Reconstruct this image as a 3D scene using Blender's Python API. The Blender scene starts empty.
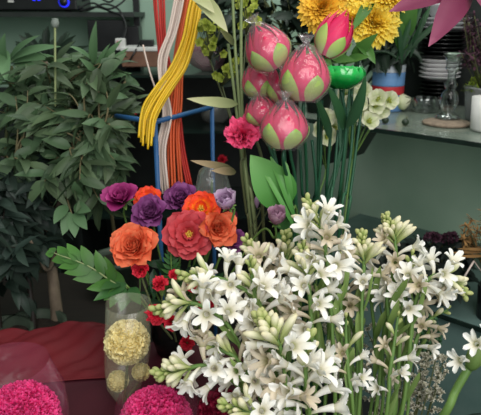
import bpy, math, random
import numpy as np
from mathutils import Matrix, Vector

R = random.Random(7)
PI = math.pi
COL = bpy.context.scene.collection
F = 580.0
TH = math.radians(18.5)
CAM = np.array([0.0, 0.0, 1.5])
FW = np.array([0, math.cos(TH), -math.sin(TH)])
UP = np.array([0, math.sin(TH), math.cos(TH)])
RT = np.array([1.0, 0, 0])
Z = np.array([0, 0, 1.0])


def ray(px, py):
    return FW + (px - 240.5) / F * RT - (py - 207.5) / F * UP


def P(px, py, d):
    """a point of the place, read off the photograph at depth d metres"""
    return CAM + d * ray(px, py)


def Pz(px, py, z):
    r = ray(px, py)
    return CAM + r * ((z - 1.5) / r[2])


def Pplane(px, py, o, n):
    r = ray(px, py)
    return CAM + r * (np.dot(o - CAM, n) / np.dot(r, n))


def Py(px, py, Y):
    r = ray(px, py)
    return CAM + r * (Y / r[1])


def nrm(v):
    v = np.asarray(v, float)
    return v / (np.linalg.norm(v) + 1e-12)


def frame(o, zdir, up=(0, 0, 1), roll=0.0, s=1.0):
    """4x4 with local Z along zdir and local X leaning to up"""
    z = nrm(zdir)
    u = np.asarray(up, float)
    x = u - z * np.dot(u, z)
    if np.linalg.norm(x) < 1e-4:
        u = np.array([0, 1.0, 0.01])
        x = u - z * np.dot(u, z)
    x = nrm(x)
    y = np.cross(z, x)
    c, sn = math.cos(roll), math.sin(roll)
    x2, y2 = x * c + y * sn, -x * sn + y * c
    M = np.eye(4)
    M[:3, 0], M[:3, 1], M[:3, 2], M[:3, 3] = x2 * s, y2 * s, z * s, o
    return M


def T(x=0, y=0, z=0):
    M = np.eye(4)
    M[:3, 3] = (x, y, z)
    return M


def catmull(pts, n=8):
    pts = [np.asarray(p, float) for p in pts]
    if len(pts) < 3:
        return np.array([pts[0] + (pts[-1] - pts[0]) * i / n for i in range(n + 1)])
    q = [2 * pts[0] - pts[1]] + pts + [2 * pts[-1] - pts[-2]]
    out = []
    for i in range(1, len(q) - 2):
        p0, p1, p2, p3 = q[i - 1:i + 3]
        for k in range(n):
            t = k / n
            out.append(0.5 * (2 * p1 + (p2 - p0) * t + (2 * p0 - 5 * p1 + 4 * p2 - p3) * t * t
                              + (3 * p1 - p0 - 3 * p2 + p3) * t ** 3))
    out.append(pts[-1])
    return np.array(out)


# ------------------------------------------------------------------ mesh builder
class G:
    def __init__(self):
        self.v, self.f, self.uv, self.mi, self.n = [], [], [], [], 0

    def add(self, V, Fs, UV=None, M=None, mat=0):
        V = np.asarray(V, float)
        if M is not None:
            V = V @ M[:3, :3].T + M[:3, 3]
        if UV is None:
            UV = np.zeros((len(V), 2))
        self.v.append(V)
        self.uv.append(np.asarray(UV, float))
        n = self.n
        self.f += [tuple(int(i) + n for i in f) for f in Fs]
        self.mi += [mat] * len(Fs)
        self.n += len(V)

    def mesh(self, name, mats, smooth=True, shift=None):
        V = np.concatenate(self.v)
        if shift is not None:
            V = V - np.asarray(shift)
        me = bpy.data.meshes.new(name)
        me.from_pydata(V.tolist(), [], self.f)
        UV = np.concatenate(self.uv)
        ul = me.uv_layers.new(name='UVMap')
        li = np.zeros(len(me.loops), dtype=np.int32)
        me.loops.foreach_get('vertex_index', li)
        ul.data.foreach_set('uv', UV[li].astype(np.float32).ravel())
        for m in (mats if isinstance(mats, (list, tuple)) else [mats]):
            me.materials.append(m)
        me.polygons.foreach_set('material_index', np.array(self.mi, dtype=np.int32))
        if smooth:
            me.polygons.foreach_set('use_smooth', np.ones(len(me.polygons), dtype=bool))
        me.update()
        return me


def link(name, me, parent=None, M=None):
    o = bpy.data.objects.new(name, me)
    COL.objects.link(o)
    if parent is not None:
        o.parent = parent
    if M is not None:
        o.matrix_local = Matrix(M.tolist())
    return o


def tag(o, label, cat, group=None, kind=None):
    if label:
        o['label'] = label
    if cat:
        o['category'] = cat
    if group:
        o['group'] = group
    if kind:
        o['kind'] = kind
    return o


def thing(name, loc, label, cat, group=None, kind=None):
    o = bpy.data.objects.new(name, None)
    o.empty_display_size = 0.02
    COL.objects.link(o)
    o.location = [float(x) for x in loc]
    tag(o, label, cat, group, kind)
    o['_x'] = 0
    del o['_x']
    return o


def part(name, g, mats, parent, base=None, smooth=True, label=None):
    """geometry given in world coordinates, stored relative to the thing's base"""
    b = np.array(parent.location) if base is None else base
    o = link(name, g.mesh(name, mats, smooth, b), parent)
    if label:
        o['label'] = label
    return o


def struct(name, g, mats, smooth=False):
    o = link(name, g.mesh(name, mats, smooth))
    o['kind'] = 'structure'
    return o


def gridfaces(nu, nv):
    fs = []
    for i in range(nu):
        for j in range(nv):
            a = i * (nv + 1) + j
            fs.append((a, a + 1, a + nv + 2, a + nv + 1))
    return fs


def wprof(t, shape, tip=0.08, base=0.25):
    if shape == 'round':
        w = base + (1 - base) * np.sin(np.minimum(t / .6, 1) * PI / 2)
        e = np.clip((t - .6) / .4, 0, 1)
        return w * np.sqrt(np.maximum(1 - e * e * (1 - tip * tip), 0))
    if shape == 'point':
        return (np.sin(PI * np.clip(t, 0, 1) ** .8) ** .8) * (1 - .25 * t) + base * (1 - t) ** 3 + .015
    if shape == 'fan':
        return base + (1 - base) * np.sin(np.minimum(t / .9, 1) * PI / 2)
    if shape == 'strap':
        w = base + (1 - base) * np.minimum(t / .3, 1)
        e = np.clip((t - .75) / .25, 0, 1)
        return w * np.sqrt(np.maximum(1 - e * e * .97, 0))
    return np.ones_like(t)


def petal(g, M, L, W, a0, a1, cup=.3, shape='round', az=0., r0=0., z0=0., nu=6, nv=4, ruf=0., rng=R, mat=0,
          tip=.1, base=.25, power=1.0, twist=0.):
    t = np.linspace(0, 1, nu + 1)
    ang = np.radians(a0 + (a1 - a0) * t ** power)
    dl = L / nu
    x = r0 + np.concatenate([[0], np.cumsum(np.sin((ang[1:] + ang[:-1]) / 2) * dl)])
    z = z0 + np.concatenate([[0], np.cumsum(np.cos((ang[1:] + ang[:-1]) / 2) * dl)])
    w = W / 2 * wprof(t, shape, tip, base)
    v = np.linspace(-1, 1, nv + 1)
    tt, vv = np.meshgrid(t, v, indexing='ij')
    ww = w[:, None] * vv
    off = -cup * vv ** 2 * w[:, None]
    if ruf:
        ph = rng.uniform(0, 6.28)
        off = off + ruf * L * tt ** 2 * np.sin(vv * 4.2 + ph) + ruf * .6 * L * tt ** 3 * np.sin(vv * 9.1 + ph * 2)
    nx, nz = np.cos(ang)[:, None], -np.sin(ang)[:, None]
    V = np.stack([x[:, None] + nx * off, ww + twist * tt * off, z[:, None] + nz * off], -1).reshape(-1, 3)
    c, s = math.cos(az), math.sin(az)
    V = V @ np.array([[c, s, 0], [-s, c, 0], [0, 0, 1]])
    UV = np.stack([(vv + 1) / 2, tt], -1).reshape(-1, 2)
    g.add(V, gridfaces(nu, nv), UV, M, mat)


def budpetal(g, M, Rr, H, az, phi, t1=1., off=0., mat=0, nu=7, nv=4, lean=0., close=.97, flare=0.):
    """a petal that lies on the skin of a closed egg-shaped bud"""
    t = np.linspace(0, 1, nu + 1)
    s = t * t1
    r = (Rr * np.sin(PI * np.clip(.06 + (close - .06) * s, 0, 1) ** .78) + off) + flare * t ** 3
    z = H * s + off * .3 * t
    w = phi * np.clip(np.sin(PI * np.clip(.12 + .88 * t, 0, 1) ** .72), 0, 1) ** .7
    v = np.linspace(-1, 1, nv + 1)
    tt, vv = np.meshgrid(t, v, indexing='ij')
    a = az + w[:, None] * vv + lean * tt
    rr = r[:, None] * (1 + .05 * (1 - vv ** 2))
    V = np.stack([rr * np.cos(a), rr * np.sin(a), np.repeat(z[:, None], nv + 1, 1)], -1).reshape(-1, 3)
    UV = np.stack([(vv + 1) / 2, tt], -1).reshape(-1, 2)
    g.add(V, gridfaces(nu, nv), UV, M, mat)


def tube(g, pts, r, n=6, mat=0, M=None, cap=True):
    pts = np.asarray(pts, float)
    m = len(pts)
    r = np.full(m, r) if np.isscalar(r) else np.asarray(r, float)
    tan = np.gradient(pts, axis=0)
    tan /= np.linalg.norm(tan, axis=1)[:, None] + 1e-12
    u = np.cross(tan[0], [.31, .57, .76])
    u = nrm(u)
    V, UV = [], []
    for i in range(m):
        u = nrm(u - tan[i] * np.dot(u, tan[i]))
        b = np.cross(tan[i], u)
        for k in range(n):
            a = 2 * PI * k / n
            V.append(pts[i] + r[i] * (math.cos(a) * u + math.sin(a) * b))
            UV.append((k / n, i / (m - 1)))
    fs = []
    for i in range(m - 1):
        for k in range(n):
            k2 = (k + 1) % n
            fs.append((i * n + k, i * n + k2, (i + 1) * n + k2, (i + 1) * n + k))
    if cap:
        fs.append(tuple(range(n - 1, -1, -1)))
        fs.append(tuple((m - 1) * n + k for k in range(n)))
    g.add(V, fs, UV, M, mat)


def lathe(g, prof, n=24, M=None, mat=0, wob=0., rng=R):
    m = len(prof)
    V, UV = [], []
    for i, (r, z) in enumerate(prof):
        for k in range(n):
            a = 2 * PI * k / n
            q = r * (1 + wob * rng.uniform(-1, 1))
            V.append((q * math.cos(a), q * math.sin(a), z))
            UV.append((k / n, i / max(m - 1, 1)))
    fs = []
    for i in range(m - 1):
        for k in range(n):
            k2 = (k + 1) % n
            fs.append((i * n + k, i * n + k2, (i + 1) * n + k2, (i + 1) * n + k))
    g.add(V, fs, UV, M, mat)


def spindle(g, M, L, r, n=6, bend=0., mat=0, fat=.6, tipr=.05, m=6):
    """a closed bud, fattest at `fat` of its length, bending to local x"""
    pts, rs = [], []
    for i in range(m + 1):
        t = i / m
        a = bend * t
        pts.append((L * t * math.sin(a * .5), 0, L * t * math.cos(a * .5)))
        rs.append(r * (tipr + (1 - tipr) * max(0, math.sin(PI * t ** (math.log(.5) / math.log(fat)))) ** .75))
    tube(g, pts, rs, n, mat, M)


def box(g, lo, hi, M=None, mat=0):
    x0, y0, z0 = lo
    x1, y1, z1 = hi
    V = [(x0, y0, z0), (x1, y0, z0), (x1, y1, z0), (x0, y1, z0), (x0, y0, z1), (x1, y0, z1), (x1, y1, z1), (x0, y1, z1)]
    g.add(V, [(3, 2, 1, 0), (4, 5, 6, 7), (0, 1, 5, 4), (1, 2, 6, 5), (2, 3, 7, 6), (3, 0, 4, 7)], None, M, mat)


def bevel(o, w=.004, seg=2):
    m = o.modifiers.new('bevel', 'BEVEL')
    m.width = w
    m.segments = seg
    return o


def leaf(g, base, d, L, W, up=(0, 0, 1), droop=.6, fold=.25, nu=6, mat=0, roll=0., wav=0., shape='point', rng=R):
    """a blade leaf: starts along d and curves down as it goes"""
    d = nrm(d)
    n = np.asarray(up, float)
    n = n - d * np.dot(n, d)
    n = nrm(n) if np.linalg.norm(n) > 1e-3 else nrm(np.cross(d, [1, .2, 0]))
    s = np.cross(d, n)
    if roll:
        c, q = math.cos(roll), math.sin(roll)
        n, s = n * c + s * q, s * c - n * q
    t = np.linspace(0, 1, nu + 1)
    a = droop * t
    dl = L / nu
    cx = np.concatenate([[0], np.cumsum(np.cos((a[1:] + a[:-1]) / 2) * dl)])
    cz = np.concatenate([[0], np.cumsum(-np.sin((a[1:] + a[:-1]) / 2) * dl)])
    w = W / 2 * wprof(t, shape, .05, .12)
    V, UV = [], []
    ph = rng.uniform(0, 6)
    for i in range(nu + 1):
        c0 = base + d * cx[i] + n * cz[i]
        nn = n * math.cos(a[i]) + d * math.sin(a[i])
        for v in (-1, -.5, 0, .5, 1):
            V.append(c0 + s * w[i] * v + nn * (abs(v) * w[i] * fold + wav * w[i] * v * v * math.sin(ph + 9 * t[i] + v)))
            UV.append(((v + 1) / 2, t[i]))
    g.add(V, gridfaces(nu, 4), UV, None, mat)


def pinnate(g, path, n, LL, LW, ang=50, up=(0, 0, 1), mat=0, droop=.3, start=.12, rng=R):
    path = np.asarray(path)
    m = len(path) - 1
    for k in range(n):
        t = start + (1 - start) * k / (n - 1)
        q = t * m
        i = min(int(q), m - 1)
        p = path[i] + (path[i + 1] - path[i]) * (q - i)
        d = nrm(path[i + 1] - path[i])
        u = nrm(np.asarray(up) - d * np.dot(up, d))
        s = np.cross(d, u)
        sc = math.sin(PI * min(.95, .25 + .72 * t)) ** .7
        a = math.radians(ang * (1 - .45 * t))
        for sg in (-1, 1):
            leaf(g, p, d * math.cos(a) + s * sg * math.sin(a), LL * sc * rng.uniform(.9, 1.1), LW * (.6 + .4 * sc), u, droop, .12, 5, mat,
                 rng.uniform(-.15, .15))


# ------------------------------------------------------------------ materials
def sr(h, k=1.0):
    """sRGB 0-255 triple to linear"""
    out = []
    for c in h:
        c = c / 255.
        out.append(k * (c / 12.92 if c <= .04045 else ((c + .055) / 1.055) ** 2.4))
    return (out[0], out[1], out[2], 1)


def nodes(name):
    m = bpy.data.materials.new(name)
    m.use_nodes = True
    nt = m.node_tree
    nt.nodes.clear()
    out = nt.nodes.new('ShaderNodeOutputMaterial')
    return m, nt, out


def ramp_mat(name, stops, rough=.6, transl=.2, var=.15, spec=.3, axis='y', noise=0., nscale=40., coat=0., hue=0.):
    """colour runs along the petal or leaf, each petal a little different"""
    m, nt, out = nodes(name)
    N = nt.nodes.new
    Lk = nt.links.new
    uv = N('ShaderNodeUVMap')
    sep = N('ShaderNodeSeparateXYZ')
    Lk(uv.outputs[0], sep.inputs[0])
    cr = N('ShaderNodeValToRGB')
    while len(cr.color_ramp.elements) < len(stops):
        cr.color_ramp.elements.new(.5)
    for e, (p, c) in zip(cr.color_ramp.elements, stops):
        e.position = p
        e.color = sr(c)
    src = sep.outputs[1 if axis == 'y' else 0]
    if noise:
        tc = N('ShaderNodeTexCoord')
        nz = N('ShaderNodeTexNoise')
        nz.inputs['Scale'].default_value = nscale
        Lk(tc.outputs['Object'], nz.inputs['Vector'])
        ma = N('ShaderNodeMath')
        ma.operation = 'MULTIPLY_ADD'
        Lk(nz.outputs[0], ma.inputs[0])
        ma.inputs[1].default_value = noise * 2
        sb = N('ShaderNodeMath')
        sb.operation = 'SUBTRACT'
        Lk(src, sb.inputs[0])
        sb.inputs[1].default_value = noise
        Lk(sb.outputs[0], ma.inputs[2])
        src = ma.outputs[0]
    Lk(src, cr.inputs[0])
    geo = N('ShaderNodeNewGeometry')
    mr = N('ShaderNodeMapRange')
    mr.inputs[3].default_value = 1 - var
    mr.inputs[4].default_value = 1 + var
    Lk(geo.outputs['Random Per Island'], mr.inputs[0])
    hs = N('ShaderNodeHueSaturation')
    Lk(mr.outputs[0], hs.inputs['Value'])
    Lk(cr.outputs[0], hs.inputs['Color'])
    if hue:
        mh = N('ShaderNodeMapRange')
        mh.inputs[3].default_value = .5 - hue
        mh.inputs[4].default_value = .5 + hue
        ml = N('ShaderNodeMath')
        ml.operation = 'FRACT'
        m3 = N('ShaderNodeMath')
        m3.operation = 'MULTIPLY'
        m3.inputs[1].default_value = 7.31
        Lk(geo.outputs['Random Per Island'], m3.inputs[0])
        Lk(m3.outputs[0], ml.inputs[0])
        Lk(ml.outputs[0], mh.inputs[0])
        Lk(mh.outputs[0], hs.inputs['Hue'])
    b = N('ShaderNodeBsdfPrincipled')
    b.inputs['Roughness'].default_value = rough
    b.inputs['Specular IOR Level'].default_value = spec
    b.inputs['Coat Weight'].default_value = coat
    b.inputs['Coat Roughness'].default_value = .15
    Lk(hs.outputs[0], b.inputs['Base Color'])
    if transl:
        tr = N('ShaderNodeBsdfTranslucent')
        Lk(hs.outputs[0], tr.inputs['Color'])
        mx = N('ShaderNodeMixShader')
        mx.inputs[0].default_value = transl
        Lk(b.outputs[0], mx.inputs[1])
        Lk(tr.outputs[0], mx.inputs[2])
        Lk(mx.outputs[0], out.inputs[0])
    else:
        Lk(b.outputs[0], out.inputs[0])
    return m


def plain(name, c1, c2=None, rough=.6, scale=20., spec=.4, metal=0., bump=0., detail=3., coat=0., emit=None, trans=0., stretch=None):
    m, nt, out = nodes(name)
    N = nt.nodes.new
    Lk = nt.links.new
    b = N('ShaderNodeBsdfPrincipled')
    b.inputs['Roughness'].default_value = rough
    b.inputs['Specular IOR Level'].default_value = spec
    b.inputs['Metallic'].default_value = metal
    b.inputs['Coat Weight'].default_value = coat
    b.inputs['Transmission Weight'].default_value = trans
    tc = N('ShaderNodeTexCoord')
    nz = N('ShaderNodeTexNoise')
    nz.inputs['Scale'].default_value = scale
    nz.inputs['Detail'].default_value = detail
    if stretch:
        mp = N('ShaderNodeMapping')
        mp.inputs['Scale'].default_value = stretch
        Lk(tc.outputs['Object'], mp.inputs['Vector'])
        Lk(mp.outputs[0], nz.inputs['Vector'])
    else:
        Lk(tc.outputs['Object'], nz.inputs['Vector'])
    cr = N('ShaderNodeValToRGB')
    cr.color_ramp.elements[0].position = .3
    cr.color_ramp.elements[1].position = .7
    cr.color_ramp.elements[0].color = sr(c1)
    cr.color_ramp.elements[1].color = sr(c2 or c1)
    Lk(nz.outputs[0], cr.inputs[0])
    Lk(cr.outputs[0], b.inputs['Base Color'])
    if bump:
        bp = N('ShaderNodeBump')
        bp.inputs['Strength'].default_value = bump
        bp.inputs['Distance'].default_value = .01
        Lk(nz.outputs[0], bp.inputs['Height'])
        Lk(bp.outputs[0], b.inputs['Normal'])
    if emit:
        b.inputs['Emission Color'].default_value = sr(emit[0])
        b.inputs['Emission Strength'].default_value = emit[1]
    Lk(b.outputs[0], out.inputs[0])
    return m


def film(name, tint=(235, 235, 235), haze=.12, rough=.15, gloss=.25, bump=.6, scale=35.):
    """thin crinkled plastic: mostly clear, a little milky, with glints"""
    m, nt, out = nodes(name)
    N = nt.nodes.new
    Lk = nt.links.new
    tc = N('ShaderNodeTexCoord')
    nz = N('ShaderNodeTexNoise')
    nz.inputs['Scale'].default_value = scale
    Lk(tc.outputs['Object'], nz.inputs['Vector'])
    bp = N('ShaderNodeBump')
    bp.inputs['Strength'].default_value = bump
    bp.inputs['Distance'].default_value = .01
    Lk(nz.outputs[0], bp.inputs['Height'])
    tr = N('ShaderNodeBsdfTransparent')
    tr.inputs[0].default_value = sr((250, 250, 250))
    df = N('ShaderNodeBsdfDiffuse')
    df.inputs[0].default_value = sr(tint)
    gl = N('ShaderNodeBsdfGlossy')
    gl.inputs['Roughness'].default_value = rough
    gl.inputs['Color'].default_value = (.9, .9, .9, 1)
    Lk(bp.outputs[0], gl.inputs['Normal'])
    lw = N('ShaderNodeLayerWeight')
    lw.inputs[0].default_value = .25
    Lk(bp.outputs[0], lw.inputs['Normal'])
    m1 = N('ShaderNodeMixShader')
    m1.inputs[0].default_value = haze
    Lk(tr.outputs[0], m1.inputs[1])
    Lk(df.outputs[0], m1.inputs[2])
    sc = N('ShaderNodeMath')
    sc.operation = 'MULTIPLY_ADD'
    sc.inputs[1].default_value = gloss
    sc.inputs[2].default_value = gloss * .25
    Lk(lw.outputs['Fresnel'], sc.inputs[0])
    m2 = N('ShaderNodeMixShader')
    Lk(sc.outputs[0], m2.inputs[0])
    Lk(m1.outputs[0], m2.inputs[1])
    Lk(gl.outputs[0], m2.inputs[2])
    Lk(m2.outputs[0], out.inputs[0])
    return m


m_wall = plain('green_painted_wall', (134, 160, 142), (146, 172, 153), .55, 3., .3)
m_wallr = plain('green_wall_panel', (160, 190, 165), (192, 216, 192), .35, 2.2, .4)
m_floor = plain('dark_tiles', (28, 28, 28), (42, 41, 40), .4, 6.)
m_edge = plain('shelf_edge_glass', (22, 34, 30), (30, 44, 38), .2)
m_shelf = plain('frosted_green_glass', (96, 108, 98), (120, 128, 116), .22, 14., .5)
m_lowshelf = plain('teal_glass', (92, 118, 112), (106, 130, 124), .25, 8., .5)
m_dark = plain('dark_cabinet', (26, 30, 29), (38, 42, 40), .45, 12.)
m_black = plain('black_plastic', (16, 16, 18), (24, 24, 26), .35, 30.)
m_blackp = plain('black_glaze', (14, 15, 15), (24, 25, 25), .22, 30., .5)
m_whitep = plain('white_glaze', (246, 244, 244), (236, 234, 236), .25, 30., .5)
m_greyp = plain('grey_glaze', (196, 198, 198), (176, 178, 180), .25, 30., .5)
m_blue = plain('blue_paint', (30, 78, 126), (40, 90, 140), .45, 40.)
m_led = plain('blue_light', (30, 40, 230), None, .4, emit=((40, 50, 255), 1.1))
m_cardboard = plain('brown_carton', (104, 74, 60), (122, 88, 70), .8, 30.)
m_whitepl = plain('white_plastic', (190, 190, 186), (205, 204, 200), .45, 20.)
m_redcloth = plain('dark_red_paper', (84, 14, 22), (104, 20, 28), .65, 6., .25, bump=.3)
m_burg = plain('shaded_burgundy_cloth', (60, 18, 28), (76, 24, 36), .65, 7., .25, bump=.35)  # burgundy with the shade on the near tabletop painted into it
m_wood = plain('dark_wood', (30, 24, 20), (40, 32, 26), .6, 10., stretch=(1, 8, 1))
m_pot = plain('dull_green_pot', (62, 74, 62), (76, 88, 74), .5, 14.)
m_bucket = plain('dark_green_bucket', (26, 40, 34), (34, 48, 40), .4, 12.)
m_soil = plain('soil', (30, 24, 20), (48, 38, 30), .9, 60., bump=.6)
m_bark = plain('pale_bark', (96, 84, 70), (132, 116, 98), .8, 30., bump=.6, stretch=(1, 1, .25))
m_twig = plain('twig', (100, 90, 62), (122, 112, 80), .7, 20.)
m_stem = ramp_mat('fresh_stem', [(0, (84, 116, 58)), (1, (112, 142, 72))], .45, .08, .1)
m_dstem = ramp_mat('deep_green_stem', [(0, (26, 66, 48)), (1, (40, 88, 58))], .4, 0, .12)
m_pstem = ramp_mat('pale_green_stem', [(0, (108, 124, 80)), (1, (140, 150, 104))], .5, .05, .08)
m_bstem = ramp_mat('brown_green_stem', [(0, (70, 78, 48)), (1, (96, 98, 62))], .5, .0, .1)
m_tub = ramp_mat('tuberose_white', [(0, (190, 192, 140)), (.25, (236, 230, 212)), (.6, (250, 247, 238)), (1, (253, 251, 247))], .5, .28, .05)
m_tubp = ramp_mat('tuberose_cream', [(0, (166, 164, 112)), (.35, (214, 200, 172)), (1, (228, 214, 196))], .55, .28, .08)
m_tubbud = ramp_mat('tuberose_bud', [(0, (132, 152, 78)), (.4, (186, 194, 130)), (.8, (236, 230, 200)), (1, (226, 216, 176))], .5, .2, .07)
m_tubgrn = ramp_mat('tuberose_green_bud', [(0, (108, 130, 58)), (.5, (154, 168, 98)), (1, (190, 190, 130))], .5, .15, .1)
m_stamen = ramp_mat('stamen', [(0, (206, 160, 40)), (1, (232, 196, 80))], .6, .1, .1)
m_bract = ramp_mat('bract', [(0, (92, 122, 60)), (1, (128, 150, 84))], .5, .2, .15)
m_ficus = ramp_mat('ficus_leaf', [(0, (64, 84, 56)), (.5, (74, 94, 66)), (1, (82, 102, 72))], .5, .12, .42, .3, hue=.02)
m_ficus_shade = ramp_mat('shaded_leaf', [(0, (40, 54, 46)), (1, (52, 66, 58))], .5, .08, .35, .3, hue=.02)  # shaded copy of the leaf: lower-left darkness put into the colour
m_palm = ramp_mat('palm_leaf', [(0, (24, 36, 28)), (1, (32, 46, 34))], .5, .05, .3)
m_broad = ramp_mat('broad_leaf', [(0, (80, 112, 74)), (1, (104, 136, 98))], .5, .15, .2)
m_green = ramp_mat('bright_leaf', [(0, (48, 86, 34)), (.5, (66, 110, 46)), (1, (78, 122, 54))], .42, .18, .15)
m_green2 = ramp_mat('mid_leaf', [(0, (44, 84, 42)), (1, (64, 108, 54))], .42, .15, .2)
m_dgreen = ramp_mat('deep_leaf', [(0, (30, 60, 36)), (1, (42, 80, 46))], .4, .1, .25)
m_lilyleaf = ramp_mat('glossy_pale_leaf', [(0, (60, 122, 50)), (.6, (96, 158, 76)), (1, (116, 172, 92))], .4, .2, .05)
m_paleleaf = ramp_mat('faded_leaf', [(0, (122, 132, 86)), (.6, (176, 180, 132)), (1, (198, 196, 156))], .6, .2, .1)
m_brownleaf = ramp_mat('withered_leaf', [(0, (96, 96, 62)), (.5, (148, 130, 98)), (1, (186, 162, 130))], .65, .15, .1)
m_orange = ramp_mat('orange_rose', [(0, (196, 48, 26)), (.5, (226, 84, 48)), (1, (238, 124, 84))], .6, .2, .1)
m_redor = ramp_mat('red_orange_petal', [(0, (244, 190, 70)), (.22, (232, 110, 60)), (.5, (196, 56, 62)), (1, (200, 76, 84))], .6, .2, .1)
m_fire = ramp_mat('orange_yellow_petal', [(0, (250, 210, 50)), (.4, (250, 150, 36)), (.7, (246, 84, 34)), (1, (238, 70, 50))], .6, .2, .08)
m_magenta = ramp_mat('magenta_petal', [(0, (104, 12, 70)), (.6, (138, 22, 92)), (1, (176, 64, 130))], .6, .18, .12)
m_purple = ramp_mat('purple_petal', [(0, (80, 22, 70)), (.6, (108, 40, 98)), (1, (136, 72, 128))], .6, .18, .15)
m_dpurple = ramp_mat('plum_petal', [(0, (64, 10, 40)), (1, (104, 22, 62))], .6, .15, .15)
m_mauve = ramp_mat('mauve_petal', [(0, (176, 134, 172)), (.6, (198, 162, 196)), (1, (214, 188, 214))], .6, .25, .06)
m_mauved = ramp_mat('dusty_mauve_petal', [(0, (150, 104, 134)), (.6, (180, 134, 160)), (1, (200, 160, 182))], .6, .25, .06)
m_red = ramp_mat('red_petal', [(0, (138, 8, 24)), (.6, (190, 20, 44)), (1, (226, 48, 70))], .6, .15, .15)
m_rpink = ramp_mat('rose_pink_petal', [(0, (160, 14, 56)), (.6, (214, 40, 92)), (1, (236, 86, 130))], .6, .18, .12)
m_hot = ramp_mat('hot_pink_petal', [(0, (206, 20, 98)), (.5, (228, 40, 120)), (1, (244, 84, 150))], .65, .25, .08)
m_cream = ramp_mat('cream_yellow_petal', [(0, (240, 222, 150)), (.5, (248, 232, 168)), (1, (252, 240, 186))], .65, .25, .05)
m_yellow = ramp_mat('yellow_petal', [(0, (250, 180, 24)), (.4, (253, 206, 40)), (.8, (255, 224, 74)), (1, (255, 232, 110))], .55, .3, .06)
m_yeloc = ramp_mat('golden_petal', [(0, (220, 146, 20)), (.5, (238, 176, 40)), (1, (246, 200, 70))], .55, .2, .1)
m_lotus = ramp_mat('lotus_pink', [(0, (238, 130, 160)), (.3, (234, 72, 122)), (.7, (224, 42, 98)), (1, (208, 28, 82))], .5, .2, .1, coat=.08, noise=.12, nscale=30)
m_lotusd = ramp_mat('lotus_deep', [(0, (224, 84, 130)), (1, (204, 26, 82))], .4, .15, .06, coat=.2)
m_sepal = ramp_mat('lotus_sepal', [(0, (224, 222, 180)), (.35, (196, 212, 130)), (1, (140, 180, 76))], .45, .15, .06)
m_foil = ramp_mat('green_foil', [(0, (4, 110, 40)), (.7, (20, 172, 70)), (1, (30, 140, 60))], .22, 0, .05, .6, coat=.6, noise=.3, nscale=60)
m_creamfl = ramp_mat('cream_floret', [(0, (178, 196, 122)), (.4, (214, 220, 176)), (1, (232, 230, 204))], .55, .25, .06)
m_lime = ramp_mat('lime_floret', [(0, (120, 136, 40)), (1, (160, 170, 70))], .6, .25, .2)
m_lily = ramp_mat('pink_lily', [(0, (96, 30, 56)), (.5, (116, 46, 74)), (.9, (136, 64, 92)), (1, (164, 94, 118))], .5, .2, .04, noise=.12, nscale=30)
m_dryp = ramp_mat('dried_purple', [(0, (58, 34, 46)), (1, (92, 54, 72))], .8, .1, .3)
m_dryb = ramp_mat('dried_brown', [(0, (104, 76, 44)), (1, (150, 112, 66))], .85, .15, .3)
m_filler = ramp_mat('filler_white', [(0, (150, 148, 120)), (1, (206, 200, 184))], .7, .2, .15)
m_moss = ramp_mat('moss', [(0, (96, 114, 28)), (1, (134, 152, 44))], .8, .1, .25)
m_ycord = plain('yellow_cord', (214, 168, 14), (230, 188, 34), .35, 12.)
m_wcord = plain('pale_cord', (214, 192, 180), (224, 206, 196), .4, 12.)
m_rcord = plain('red_cord', (180, 34, 30), (196, 46, 36), .4, 12.)
m_ocord = plain('orange_cord', (204, 78, 34), (214, 92, 42), .4, 12.)
m_tapeb = plain('blue_roll', (92, 136, 186), (112, 152, 198), .55, 8., stretch=(1, 1, 26))
m_tapebd = plain('steel_blue_roll', (78, 116, 160), (96, 134, 176), .55, 8., stretch=(1, 1, 26))
m_taper = plain('red_roll', (172, 34, 44), (188, 50, 58), .55, 8., stretch=(1, 1, 26))
m_tapew = plain('white_roll', (200, 204, 210), (184, 190, 198), .55, 8.)
m_metal = plain('grey_metal', (120, 122, 122), (146, 148, 148), .4, 16., metal=.5)
m_coaster = plain('woven_coaster', (112, 98, 84), (142, 126, 108), .85, 60., bump=.5)
m_pod = plain('grey_pod', (104, 112, 106), (130, 138, 130), .6, 40.)
m_bead = plain('dark_green_pod', (34, 46, 34), (46, 62, 42), .4, 40.)
m_wrap = film('lotus_wrap', (255, 232, 238), .06, .2, .17, .8, 45)
m_sleeve = film('clear_sleeve', (226, 222, 190), .10, .2, .14, .5, 25)
m_psleeve = film('pink_sleeve', (150, 60, 92), .16, .3, .07, .5, 25)
m_gsleeve = film('grey_sleeve', (170, 170, 165), .22, .25, .2, .8, 30)


def glass(name, tint=(235, 240, 238)):
    m, nt, out = nodes(name)
    tr = nt.nodes.new('ShaderNodeBsdfTransparent')
    tr.inputs[0].default_value = sr(tint)
    gl = nt.nodes.new('ShaderNodeBsdfGlossy')
    gl.inputs['Roughness'].default_value = .06
    lw = nt.nodes.new('ShaderNodeLayerWeight')
    lw.inputs[0].default_value = .45
    mx = nt.nodes.new('ShaderNodeMixShader')
    nt.links.new(lw.outputs['Facing'], mx.inputs[0])
    nt.links.new(tr.outputs[0], mx.inputs[1])
    nt.links.new(gl.outputs[0], mx.inputs[2])
    nt.links.new(mx.outputs[0], out.inputs[0])
    return m


m_glass = glass('clear_glass')

# ------------------------------------------------------------------ setting
ZS = float(P(345, 124, 2.1)[2])                      # top of the right-hand glass shelf
E0 = Pz(345, 124, ZS)
E1 = Pz(481, 143, ZS)
EX = nrm(E1 - E0)                                    # along its front edge
EN = np.array([-EX[1], EX[0], 0])                    # towards the wall behind it
DEP = .76
YB = 3.20


def S(u, w, h=0.):
    return E0 + EX * u + EN * w + Z * h


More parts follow.
